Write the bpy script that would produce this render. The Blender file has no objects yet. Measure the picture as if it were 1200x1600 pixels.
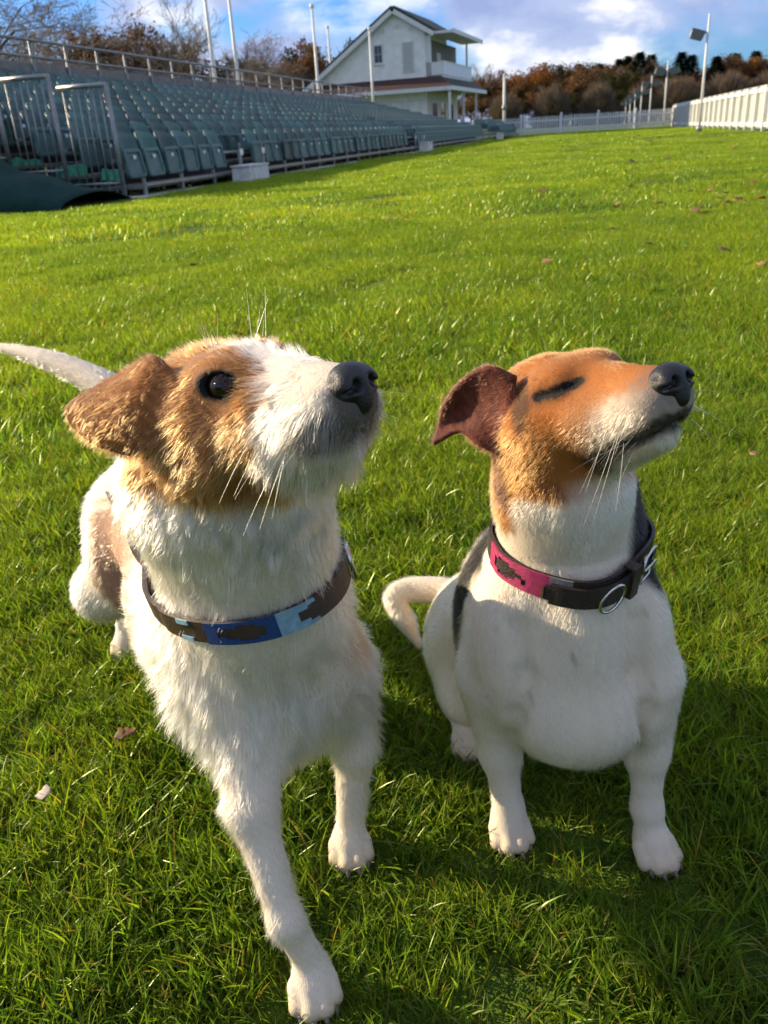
import bpy, bmesh, math, random
import numpy as np
from mathutils import Vector, Matrix

# ------------------------------------------------------------------ camera
F, CX, CY, CAM_H = 1290.0, 600.0, 800.0, 0.60        # focal length etc. in photograph pixels (1200 x 1600)
ROLL, PITCH = math.radians(3.5), math.radians(24.494)
scene = bpy.context.scene
col = scene.collection
_fw = np.array([0, math.cos(PITCH), -math.sin(PITCH)])
_r0 = np.array([1.0, 0, 0]); _u0 = np.cross(_r0, _fw)
CR = math.cos(ROLL) * _r0 - math.sin(ROLL) * _u0
CU = math.sin(ROLL) * _r0 + math.cos(ROLL) * _u0
CF = _fw
CC = np.array([0, 0, CAM_H])
cam_data = bpy.data.cameras.new('camera')
cam = bpy.data.objects.new('camera', cam_data); col.objects.link(cam)
cam.matrix_world = Matrix(((CR[0], CU[0], -CF[0], 0), (CR[1], CU[1], -CF[1], 0), (CR[2], CU[2], -CF[2], CAM_H), (0, 0, 0, 1)))
cam_data.sensor_fit = 'HORIZONTAL'; cam_data.sensor_width = 36.0
cam_data.lens = 36.0 * F / 1200.0
cam_data.clip_start = 0.02; cam_data.clip_end = 3000
cam_data.dof.use_dof = True
cam_data.dof.focus_distance = 0.50
cam_data.dof.aperture_fstop = cam_data.lens / 1.35    # a phone lens opening
scene.camera = cam

# ------------------------------------------------------------------ sun, sky
SUN_EL, SUN_AZ = math.radians(19.5), math.radians(-68)     # azimuth from +Y (away from the camera) towards +X
sun_dir = Vector((math.cos(SUN_EL) * math.sin(SUN_AZ), math.cos(SUN_EL) * math.cos(SUN_AZ), math.sin(SUN_EL)))
sd = bpy.data.lights.new('sun', 'SUN'); sun = bpy.data.objects.new('sun', sd); col.objects.link(sun)
sd.energy = 5.0; sd.angle = math.radians(0.53); sd.color = (1.0, 0.82, 0.56)
sun.rotation_euler = (-sun_dir).to_track_quat('-Z', 'Y').to_euler()
world = bpy.data.worlds.new('World'); scene.world = world; world.use_nodes = True
wn = world.node_tree; wn.nodes.clear()

def N(nt, kind, loc=None, **kw):
    n = nt.nodes.new(kind)
    for k, v in kw.items():
        if k.startswith('i_'): 
            key = k[2:]
            n.inputs[int(key) if key.isdigit() else key.replace('_', ' ')].default_value = v
        else: setattr(n, k, v)
    return n
def L(nt, a, b): nt.links.new(a, b)
def math_n(nt, op, a, b=None, c=None, clamp=False):
    n = nt.nodes.new('ShaderNodeMath'); n.operation = op; n.use_clamp = clamp
    for i, v in enumerate((a, b, c)):
        if v is None: continue
        if hasattr(v, 'is_linked') or hasattr(v, 'links'): nt.links.new(v, n.inputs[i])
        else: n.inputs[i].default_value = v
    return n.outputs[0]
def mixc(nt, fac, a, b, blend='MIX'):
    n = nt.nodes.new('ShaderNodeMix'); n.data_type = 'RGBA'; n.blend_type = blend
    for s, v in ((n.inputs[0], fac), (n.inputs[6], a), (n.inputs[7], b)):
        if hasattr(v, 'links'): nt.links.new(v, s)
        elif isinstance(v, (int, float)): s.default_value = v
        else: s.default_value = (*v, 1) if len(v) == 3 else v
    return n.outputs[2]
def ramp(nt, fac, stops):
    n = nt.nodes.new('ShaderNodeValToRGB'); e = n.color_ramp.elements
    while len(e) < len(stops): e.new(0.5)
    for el, (p, c) in zip(e, stops):
        el.position = p; el.color = (c, c, c, 1) if isinstance(c, (int, float)) else (*c, 1)
    nt.links.new(fac, n.inputs[0]); return n.outputs[0]

sky = N(wn, 'ShaderNodeTexSky', sky_type='NISHITA', sun_disc=False)
sky.sun_elevation = SUN_EL; sky.sun_rotation = SUN_AZ
sky.air_density = 1.0; sky.dust_density = 0.6; sky.ozone_density = 2.0
tc = N(wn, 'ShaderNodeTexCoord')
sep = N(wn, 'ShaderNodeSeparateXYZ'); L(wn, tc.outputs['Generated'], sep.inputs[0])
mpw = N(wn, 'ShaderNodeMapping'); mpw.inputs['Location'].default_value = (3.7, 0.0, 0.0); mpw.inputs['Scale'].default_value = (1.0, 1.0, 2.1)
L(wn, tc.outputs['Generated'], mpw.inputs[0])
n1 = N(wn, 'ShaderNodeTexNoise', i_Scale=3.4, i_Detail=10.0, i_Roughness=0.52, i_Distortion=0.15); L(wn, mpw.outputs[0], n1.inputs['Vector'])
n2 = N(wn, 'ShaderNodeTexNoise', i_Scale=5.2, i_Detail=8.0, i_Roughness=0.55); L(wn, mpw.outputs[0], n2.inputs['Vector'])
cover = ramp(wn, n1.outputs[0], [(0.43, 0.0), (0.52, 0.96)])
shade = ramp(wn, n2.outputs[0], [(0.38, (2.0, 2.5, 4.2)), (0.50, (3.0, 3.5, 5.0)), (0.60, (7.2, 7.0, 6.6))])
skyb = mixc(wn, 1.0, sky.outputs[0], (.34, .60, 1.08), 'MULTIPLY')
skyc = mixc(wn, cover, skyb, shade)
bg = N(wn, 'ShaderNodeBackground', i_Strength=0.10); L(wn, skyc, bg.inputs[0])
wo = N(wn, 'ShaderNodeOutputWorld'); L(wn, bg.outputs[0], wo.inputs[0])

scene.render.engine = 'CYCLES'
scene.view_settings.view_transform = 'Standard'; scene.view_settings.look = 'None'
scene.view_settings.exposure = 0.88; scene.view_settings.gamma = 1.0
cy = scene.cycles
cy.use_denoising = True; cy.max_bounces = 7; cy.diffuse_bounces = 3; cy.glossy_bounces = 3
cy.transmission_bounces = 6; cy.transparent_max_bounces = 8; cy.caustics_reflective = False; cy.caustics_refractive = False
cy.use_adaptive_sampling = True; cy.adaptive_threshold = 0.02
scene.cycles_curves.shape = 'RIBBONS'; scene.cycles_curves.subdivisions = 2

# ------------------------------------------------------------------ pixel -> place helpers (a direction; distance comes from what is touched)
def ray(x, y): return CR * (x - CX) / F - CU * (y - CY) / F + CF
def ground_at(x, y, z=0.0):
    v = ray(x, y); return CC + v * ((z - CAM_H) / v[2])
def at_y(x, y, Y):
    v = ray(x, y); return CC + v * (Y / v[1])
UA = math.radians(14.498)
U3 = np.array([math.sin(UA), math.cos(UA), 0.0])          # along the grandstand
W3 = np.array([-U3[1], U3[0], 0.0])                      # away from the field, to the left
ANG_U = math.atan2(U3[1], U3[0])
def uw(p): return float(np.dot(p, U3)), float(np.dot(p, W3)), float(p[2])
def at_u(x, y, u):
    v = ray(x, y); return uw(CC + v * (u / np.dot(v, U3)))
def at_w(x, y, w):
    v = ray(x, y); return uw(CC + v * (w / np.dot(v, W3)))

# ------------------------------------------------------------------ object helpers
def tag(o, label=None, cat=None, group=None, kind=None):
    if label: o['label'] = label
    if cat: o['category'] = cat
    if group: o['group'] = group
    if kind: o['kind'] = kind
    return o
def empty(name, loc=(0, 0, 0), rz=0.0):
    o = bpy.data.objects.new(name, None); col.objects.link(o)
    o.location = loc; o.rotation_euler = (0, 0, rz); o.empty_display_size = 0.05
    return o
def link(name, mesh, mat=None, parent=None, loc=(0, 0, 0), rot=(0, 0, 0), scale=(1, 1, 1)):
    o = bpy.data.objects.new(name, mesh); col.objects.link(o)
    if mat is not None and not mesh.materials: mesh.materials.append(mat)
    o.parent = parent; o.location = loc; o.rotation_euler = rot; o.scale = scale
    return o
def np_mesh(name, v, f, smooth=True):
    """v (n,3), f (m,k) uniform faces"""
    v = np.asarray(v, np.float32); f = np.asarray(f, np.int32)
    me = bpy.data.meshes.new(name)
    me.vertices.add(len(v)); me.vertices.foreach_set('co', v.ravel())
    k = f.shape[1]
    me.loops.add(f.size); me.loops.foreach_set('vertex_index', f.ravel())
    me.polygons.add(len(f)); me.polygons.foreach_set('loop_start', np.arange(0, f.size, k, dtype=np.int32))
    me.polygons.foreach_set('loop_total', np.full(len(f), k, np.int32))
    me.polygons.foreach_set('use_smooth', np.full(len(f), smooth, bool))
    me.update(calc_edges=True); me.validate()
    return me
class MB:
    """collects boxes, prisms, tubes and free faces; build() links ONE mesh object"""
    def __init__(s): s.v = []; s.f = []
    def add(s, vs, fs):
        b = len(s.v); s.v += [tuple(float(c) for c in p) for p in vs]; s.f += [tuple(i + b for i in q) for q in fs]; return s
    def box(s, x0, x1, y0, y1, z0, z1):
        return s.add([(x0, y0, z0), (x1, y0, z0), (x1, y1, z0), (x0, y1, z0), (x0, y0, z1), (x1, y0, z1), (x1, y1, z1), (x0, y1, z1)],
                     [(3, 2, 1, 0), (4, 5, 6, 7), (0, 1, 5, 4), (1, 2, 6, 5), (2, 3, 7, 6), (3, 0, 4, 7)])
    def prism(s, poly, axis, a, b):
        """poly: list of 2-D points (ccw); axis 0/1/2 = extrusion axis"""
        n = len(poly)
        def p3(q, t):
            if axis == 0: return (t, q[0], q[1])
            if axis == 1: return (q[0], t, q[1])
            return (q[0], q[1], t)
        return s.add([p3(q, a) for q in poly] + [p3(q, b) for q in poly],
                     [tuple(range(n - 1, -1, -1)), tuple(range(n, 2 * n))] + [(i, (i + 1) % n, n + (i + 1) % n, n + i) for i in range(n)])
    def tube(s, pts, rad, sides=8, caps=True):
        pts = [Vector(p) for p in pts]; n = len(pts)
        rad = [rad] * n if isinstance(rad, (int, float)) else rad
        vs = []; fs = []; prev = None
        for i, p in enumerate(pts):
            d = (pts[min(i + 1, n - 1)] - pts[max(i - 1, 0)]).normalized()
            a = prev if prev is not None else (Vector((0, 0, 1)) if abs(d.z) < 0.9 else Vector((1, 0, 0)))
            a = (a - d * a.dot(d)).normalized(); b = d.cross(a); prev = a
            for k in range(sides):
                t = 2 * math.pi * k / sides
                vs.append(p + (a * math.cos(t) + b * math.sin(t)) * rad[i])
        for i in range(n - 1):
            for k in range(sides):
                k2 = (k + 1) % sides
                fs.append((i * sides + k, i * sides + k2, (i + 1) * sides + k2, (i + 1) * sides + k))
        if caps: fs += [tuple(range(sides - 1, -1, -1)), tuple(range((n - 1) * sides, n * sides))]
        return s.add(vs, fs)
    def ball(s, c, r, seg=10, rings=6):
        c = Vector(c); r = (r, r, r) if isinstance(r, (int, float)) else r
        vs = [(c.x, c.y, c.z + r[2])]; fs = []
        for i in range(1, rings):
            t = math.pi * i / rings
            for k in range(seg):
                a = 2 * math.pi * k / seg
                vs.append((c.x + r[0] * math.sin(t) * math.cos(a), c.y + r[1] * math.sin(t) * math.sin(a), c.z + r[2] * math.cos(t)))
        vs.append((c.x, c.y, c.z - r[2])); e = len(vs) - 1
        for k in range(seg): fs.append((0, 1 + k, 1 + (k + 1) % seg))
        for i in range(rings - 2):
            for k in range(seg):
                a = 1 + i * seg + k; b = 1 + i * seg + (k + 1) % seg
                fs.append((a, a + seg, b + seg, b))
        for k in range(seg): fs.append((e, 1 + (rings - 2) * seg + (k + 1) % seg, 1 + (rings - 2) * seg + k))
        return s.add(vs, fs)
    def mesh(s, name, mat=None, smooth=False):
        me = bpy.data.meshes.new(name); me.from_pydata(s.v, [], s.f); me.update()
        if smooth: me.polygons.foreach_set('use_smooth', np.ones(len(me.polygons), bool))
        if mat is not None: me.materials.append(mat)
        return me
    def build(s, name, mat=None, parent=None, loc=(0, 0, 0), rot=(0, 0, 0), smooth=False):
        return link(name, s.mesh(name, mat, smooth), None, parent, loc, rot)

MATS = {}
def material(name, colr, rough=0.6, metal=0.0, noise=None, noise_scale=20.0, bump=0.0, bump_scale=60.0, spec=0.5, coat=0.0, col2=None):
    """plain procedural material with colour variation and fine relief"""
    m = bpy.data.materials.new(name); m.use_nodes = True; nt = m.node_tree
    b = nt.nodes['Principled BSDF']
    b.inputs['Roughness'].default_value = rough; b.inputs['Metallic'].default_value = metal
    b.inputs['Specular IOR Level'].default_value = spec; b.inputs['Coat Weight'].default_value = coat
    t = nt.nodes.new('ShaderNodeTexCoord')
    if noise or col2:
        n = N(nt, 'ShaderNodeTexNoise', i_Scale=noise_scale, i_Detail=5.0, i_Roughness=0.6); L(nt, t.outputs['Object'], n.inputs['Vector'])
        c2 = col2 if col2 else tuple(c * (1 - (noise or 0.2)) for c in colr)
        f = ramp(nt, n.outputs[0], [(0.38, 0.0), (0.64, 1.0)])
        L(nt, mixc(nt, f, c2, colr), b.inputs['Base Color'])
    else: b.inputs['Base Color'].default_value = (*colr, 1)
    if bump:
        n = N(nt, 'ShaderNodeTexNoise', i_Scale=bump_scale, i_Detail=4.0); L(nt, t.outputs['Object'], n.inputs['Vector'])
        bp = N(nt, 'ShaderNodeBump', i_Strength=bump, i_Distance=0.01); L(nt, n.outputs[0], bp.inputs['Height']); L(nt, bp.outputs[0], b.inputs['Normal'])
    MATS[name] = m
    return m
random.seed(7); RNG = np.random.default_rng(7)
def nrm(a, axis=-1): return a / (np.linalg.norm(a, axis=axis, keepdims=True) + 1e-12)
def vnoise(P, f, seed):
    """cheap smooth vector noise: sums of sines in rotated directions"""
    r = np.random.default_rng(seed); out = np.zeros_like(P)
    for o in range(4):
        K = r.normal(size=(3, 3)) * f * (1.6 ** o); ph = r.uniform(0, 6.28, 3)
        out += np.sin(P @ K + ph) / (1.35 ** o)
    return out / 2.2
def sstep(x, a, b):
    t = np.clip((x - a) / (b - a), 0, 1); return t * t * (3 - 2 * t)
def lerp(a, b, t): return a + (b - a) * t[:, None]

# ================================================================== ground and grass
def uwz(u, w, z=0.0): return U3 * u + W3 * w + np.array([0, 0, z])
def ground_material():
    m = bpy.data.materials.new('turf'); m.use_nodes = True; nt = m.node_tree; b = nt.nodes['Principled BSDF']
    t = N(nt, 'ShaderNodeTexCoord')
    n1 = N(nt, 'ShaderNodeTexNoise', i_Scale=0.55, i_Detail=6.0, i_Roughness=.6); n2 = N(nt, 'ShaderNodeTexNoise', i_Scale=9.0, i_Detail=6.0, i_Roughness=.65); n3 = N(nt, 'ShaderNodeTexNoise', i_Scale=90.0, i_Detail=3.0)
    mp = N(nt, 'ShaderNodeMapping'); mp.inputs['Rotation'].default_value = (0, 0, -UA); mp.inputs['Scale'].default_value = (1, .35, 1)
    L(nt, t.outputs['Object'], mp.inputs[0])
    L(nt, mp.outputs[0], n1.inputs['Vector']); L(nt, t.outputs['Object'], n2.inputs['Vector']); L(nt, t.outputs['Object'], n3.inputs['Vector'])
    c = mixc(nt, ramp(nt, n1.outputs[0], [(.35, 0.0), (.65, 1.0)]), (.125, .235, .016), (.20, .30, .022))
    c = mixc(nt, ramp(nt, n2.outputs[0], [(.30, 0.0), (.70, 1.0)]), (.065, .120, .010), c)
    c = mixc(nt, ramp(nt, n3.outputs[0], [(.35, 0.55), (.65, 0.0)]), c, (.05, .075, .01))
    L(nt, c, b.inputs['Base Color']); b.inputs['Roughness'].default_value = .85; b.inputs['Specular IOR Level'].default_value = .15
    hgt = math_n(nt, 'ADD', n2.outputs[0], math_n(nt, 'MULTIPLY', n3.outputs[0], .35))
    bp = N(nt, 'ShaderNodeBump', i_Strength=1.0, i_Distance=.12); L(nt, hgt, bp.inputs['Height']); L(nt, bp.outputs[0], b.inputs['Normal'])
    return m
def bumps(x, y):
    """gentle unevenness of the field, none under the dogs"""
    f = np.clip((np.hypot(x, y - .6) - 1.4) / 4.0, 0, 1)
    return f * .022 * (np.sin(x * .9 + .3 * y) + np.sin(y * .7 - x * .35 + 1.3) + .6 * np.sin(x * 2.1 + y * 1.3)) * .55
gx = np.concatenate([-np.geomspace(900, 8, 24), np.linspace(-7, 7, 57), np.geomspace(8, 900, 24)])
gy = np.concatenate([np.linspace(-30, -1, 12), np.linspace(-.5, 14, 59), np.geomspace(15, 1400, 44)])
GX, GY = np.meshgrid(gx, gy, indexing='ij'); GZ = bumps(GX, GY) * (np.hypot(GX, GY) < 30)
GV = np.stack([GX.ravel(), GY.ravel(), GZ.ravel()], 1); ny = len(gy)
gi = np.arange(len(gx) - 1)[:, None] * ny + np.arange(ny - 1)[None]; gi = gi.ravel()
ground = link('ground', np_mesh('ground', GV, np.stack([gi, gi + ny, gi + ny + 1, gi + 1], 1)), ground_material()); ground['kind'] = 'structure'

def grass_material():
    m = bpy.data.materials.new('grass_blade'); m.use_nodes = True; nt = m.node_tree; nt.nodes.clear()
    at = N(nt, 'ShaderNodeAttribute', attribute_name='gcol'); oi = N(nt, 'ShaderNodeObjectInfo')
    c = mixc(nt, 1.0, at.outputs['Color'], ramp(nt, oi.outputs['Random'], [(0.0, (.70, .78, .8)), (.6, (1, 1, 1)), (1.0, (1.25, 1.12, 1))]), 'MULTIPLY')
    ge = N(nt, 'ShaderNodeNewGeometry'); pn = N(nt, 'ShaderNodeTexNoise', i_Scale=.9, i_Detail=5.0, i_Roughness=.6); L(nt, ge.outputs['Position'], pn.inputs['Vector'])
    c = mixc(nt, 1.0, c, ramp(nt, pn.outputs[0], [(.34, (.66, .78, .9)), (.5, (1, 1, 1)), (.66, (1.25, 1.14, .9))]), 'MULTIPLY')
    df = N(nt, 'ShaderNodeBsdfDiffuse'); tr = N(nt, 'ShaderNodeBsdfTranslucent'); gl = N(nt, 'ShaderNodeBsdfGlossy', i_Roughness=.42)
    L(nt, c, df.inputs[0]); L(nt, mixc(nt, 1.0, c, (1.5, 1.4, .50), 'MULTIPLY'), tr.inputs[0]); gl.inputs[0].default_value = (.7, .8, .45, 1)
    m1 = N(nt, 'ShaderNodeMixShader', i_Fac=.56); L(nt, df.outputs[0], m1.inputs[1]); L(nt, tr.outputs[0], m1.inputs[2])
    fr = N(nt, 'ShaderNodeFresnel', i_IOR=1.42)
    m2 = N(nt, 'ShaderNodeMixShader'); L(nt, math_n(nt, 'MULTIPLY', fr.outputs[0], .12), m2.inputs[0]); L(nt, m1.outputs[0], m2.inputs[1]); L(nt, gl.outputs[0], m2.inputs[2])
    o = N(nt, 'ShaderNodeOutputMaterial'); L(nt, m2.outputs[0], o.inputs[0]); return m
M_GRASS = grass_material()
grass_src = bpy.data.collections.new('grass_tufts')          # sources only, not in the scene
def tuft(seed, blades, radius, hmin, hmax, width, segs=3, gain=1.0):
    r = np.random.default_rng(seed); V = []; Fc = []; Cc = []
    lean0 = r.uniform(0, 6.28)
    for k in range(blades):
        a = r.uniform(0, 6.28); q = radius * math.sqrt(r.random()); x, y = q * math.cos(a), q * math.sin(a)
        h = r.uniform(hmin, hmax) * (1.25 if r.random() < .08 else 1); wd = width * r.uniform(.6, 1.15)
        la = lean0 + r.normal() * 1.3; lean = abs(r.normal(.35, .28)); curve = r.uniform(.1, .9)
        tw = r.uniform(0, 6.28); sx, sy = math.cos(tw), math.sin(tw)
        dry = r.random() < .045
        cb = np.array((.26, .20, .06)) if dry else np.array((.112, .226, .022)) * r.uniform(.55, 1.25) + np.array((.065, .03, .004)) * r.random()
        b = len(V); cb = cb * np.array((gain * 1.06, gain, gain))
        for s in range(segs + 1):
            t = s / segs; wv = wd * (1 - t ** 1.7) * .5
            bendx = math.cos(la) * h * (lean * t + curve * .45 * t * t); bendy = math.sin(la) * h * (lean * t + curve * .45 * t * t); zz_ = h * (t - .22 * (lean + curve) * t * t) - .004
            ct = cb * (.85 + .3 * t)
            if s < segs:
                V += [(x + bendx - sx * wv, y + bendy - sy * wv, zz_), (x + bendx + sx * wv, y + bendy + sy * wv, zz_)]; Cc += [ct, ct]
            else: V.append((x + bendx, y + bendy, zz_)); Cc.append(ct)
        for s in range(segs - 1):
            i = b + 2 * s; Fc += [(i, i + 1, i + 3), (i, i + 3, i + 2)]
        i = b + 2 * (segs - 1); Fc.append((i, i + 1, i + 2))
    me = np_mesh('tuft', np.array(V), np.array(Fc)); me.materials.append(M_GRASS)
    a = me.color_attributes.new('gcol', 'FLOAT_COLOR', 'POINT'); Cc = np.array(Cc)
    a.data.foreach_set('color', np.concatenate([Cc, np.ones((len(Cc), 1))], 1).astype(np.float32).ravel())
    o = bpy.data.objects.new('tuft', me); return o
def scatter(name, label, tufts, pts, rot, scl, tilt=None):
    cl = bpy.data.collections.new(name + '_src')
    for t in tufts: cl.objects.link(t)
    me = bpy.data.meshes.new(name); me.vertices.add(len(pts)); me.vertices.foreach_set('co', pts.astype(np.float32).ravel())
    a = me.attributes.new('rz', 'FLOAT', 'POINT'); a.data.foreach_set('value', rot.astype(np.float32))
    a = me.attributes.new('sc', 'FLOAT', 'POINT'); a.data.foreach_set('value', scl.astype(np.float32))
    a = me.attributes.new('ix', 'INT', 'POINT'); a.data.foreach_set('value', RNG.integers(0, len(tufts), len(pts)).astype(np.int32))
    o = bpy.data.objects.new(name, me); col.objects.link(o)
    ng = bpy.data.node_groups.new(name + '_nodes', 'GeometryNodeTree')
    ng.interface.new_socket('Geometry', in_out='INPUT', socket_type='NodeSocketGeometry'); ng.interface.new_socket('Geometry', in_out='OUTPUT', socket_type='NodeSocketGeometry')
    gi_ = ng.nodes.new('NodeGroupInput'); go = ng.nodes.new('NodeGroupOutput')
    mp = ng.nodes.new('GeometryNodeMeshToPoints'); ci = ng.nodes.new('GeometryNodeCollectionInfo'); ci.inputs['Collection'].default_value = cl
    ci.inputs['Separate Children'].default_value = True; ci.inputs['Reset Children'].default_value = True
    ip = ng.nodes.new('GeometryNodeInstanceOnPoints'); ip.inputs['Pick Instance'].default_value = True
    def attr(nm, ty):
        q = ng.nodes.new('GeometryNodeInputNamedAttribute'); q.data_type = ty; q.inputs[0].default_value = nm; return q.outputs[0]
    cx = ng.nodes.new('ShaderNodeCombineXYZ'); ng.links.new(attr('rz', 'FLOAT'), cx.inputs[2])
    ng.links.new(gi_.outputs[0], mp.inputs[0]); ng.links.new(mp.outputs[0], ip.inputs['Points']); ng.links.new(ci.outputs[0], ip.inputs['Instance'])
    ng.links.new(attr('ix', 'INT'), ip.inputs['Instance Index']); ng.links.new(cx.outputs[0], ip.inputs['Rotation']); ng.links.new(attr('sc', 'FLOAT'), ip.inputs['Scale'])
    ng.links.new(ip.outputs[0], go.inputs[0])
    md = o.modifiers.new('tufts', 'NODES'); md.node_group = ng
    tag(o, label, 'grass', kind='stuff'); return o
def wedge(n, y0, y1, margin=.25):
    """points of the lawn inside the visible wedge, a step wider on both sides, even density"""
    y = np.sqrt(RNG.uniform((y0 + .5) ** 2, (y1 + .5) ** 2, n)) - .5
    hw = .62 * y + .30 + margin; x = RNG.uniform(-1, 1, n) * hw + .03 * y
    return x, y
PAWS = [ground_at(492, 1560), ground_at(549, 1338), ground_at(797, 1312), ground_at(1022, 1342)]
def lay(name, label, tufts, n, y0, y1, s0, s1, margin=.3):
    x, y = wedge(n, y0, y1, margin)
    p = np.stack([x, y, bumps(x, y)], 1)
    dens = np.sin(x * 3.1 + 1) * np.sin(y * 2.7 + .6) + .6 * np.sin(x * 7.3 - y * 4.1) + .5 * np.sin(y * 9.1 + x * 5.7)
    q_ = np.stack([x, y, x * 0], 1); lump = vnoise(q_, 7.0, 41)[:, 0] + .7 * vnoise(q_, 17.0, 42)[:, 1]
    sc = RNG.uniform(s0, s1, n) * (1 + .10 * dens) * np.clip(1 + (.22 if y1 < 2 else .42) * lump, .35, 2.1)
    sc *= np.where(np.minimum.reduce([np.hypot(x - q[0], y - q[1] + .02) for q in PAWS]) < .05, .62, 1.0)
    u_, w_ = x * U3[0] + y * U3[1], x * W3[0] + y * W3[1]
    ok = ~((w_ > 5.9) & (u_ > 9)) & ~((w_ < -5.3) & (u_ > 12))
    p, sc = p[ok], sc[ok]
    return scatter(name, label, tufts, p, RNG.uniform(0, 6.28, len(p)), sc)
near_t = [tuft(100 + k, 60, .032, .016, .042, .0025, 4, 1.12) for k in range(12)]
lay('grass', 'long wet green grass blades around the paws of the dogs', near_t, 12500, .10, 1.75, .75, 1.15, .95)
mid_t = [tuft(200 + k, 230, .10, .018, .040, 0.0032, 3, 1.25) for k in range(8)]
lay('grass', 'bright green lawn grass just behind the two dogs', mid_t, 8200, 1.65, 6.2, .8, 1.25, 2.0)
far_t = [tuft(300 + k, 420, .30, .020, .044, .0060, 2, 1.4) for k in range(6)]
lay('grass', 'sunlit green lawn grass in the middle of the field', far_t, 6600, 6.0, 24, .8, 1.3, 3.5)
vfar_t = [tuft(400 + k, 360, .75, .025, .05, .015, 2, 1.45) for k in range(5)]
lay('grass', 'far yellow-green lawn grass running up to the picket fence', vfar_t, 4600, 23.5, 67, .8, 1.3, 5.0)
# ================================================================== grandstand (local x = along it, y = away from the field)
M_SEAT = material('seat_plastic', (.022, .100, .086), .5, noise=.25, noise_scale=3.0, bump=.1, bump_scale=30, spec=.5, col2=(.014, .066, .058))
M_SEAT2 = material('seat_plastic_weathered', (.060, .130, .125), .5, noise=.3, noise_scale=6.0)
M_LABEL = material('number_plate', (.75, .76, .74), .5)
M_GALV = material('galvanised_steel', (.34, .34, .33), .45, .55, noise=.3, noise_scale=8)
M_DECK = material('deck_board', (.16, .15, .13), .8, noise=.4, noise_scale=5, bump=.3)
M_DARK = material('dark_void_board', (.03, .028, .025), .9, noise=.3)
M_NET = material('grey_sheeting', (.36, .33, .30), .85, noise=.25, noise_scale=3, bump=.3, bump_scale=12)
M_TARP = material('green_tarpaulin', (.004, .040, .032), .8, noise=.35, noise_scale=4, bump=.3, bump_scale=9, spec=.2)
M_MINT = material('bright_green_netting', (.06, .42, .24), .7, noise=.5, noise_scale=25)
M_CONC = material('pale_concrete', (.70, .69, .66), .85, noise=.25, noise_scale=10, bump=.3)
M_WPAINT = material('white_paint', (.78, .78, .75), .5, noise=.12, noise_scale=3)
M_YLEAF = material('yellow_leaf', (.45, .36, .03), .7, noise=.4, noise_scale=30)
def vary_by_object(m, lo, hi):
    nt = m.node_tree; b = nt.nodes['Principled BSDF']; src = b.inputs['Base Color'].links[0].from_socket
    oi = nt.nodes.new('ShaderNodeObjectInfo'); c = mixc(nt, 1.0, src, ramp(nt, oi.outputs['Random'], [(0, (lo, lo, lo)), (1, (hi, hi * .98, hi * .96))]), 'MULTIPLY'); L(nt, c, b.inputs['Base Color'])
vary_by_object(M_SEAT, .6, 1.6); vary_by_object(M_SEAT2, .6, 1.5)
ROWS, ROWD, ROWR, W0, PITCH_S, U0S, U1S = 10, .70, .175, 6.35, .60, 11.45, 53.4

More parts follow.
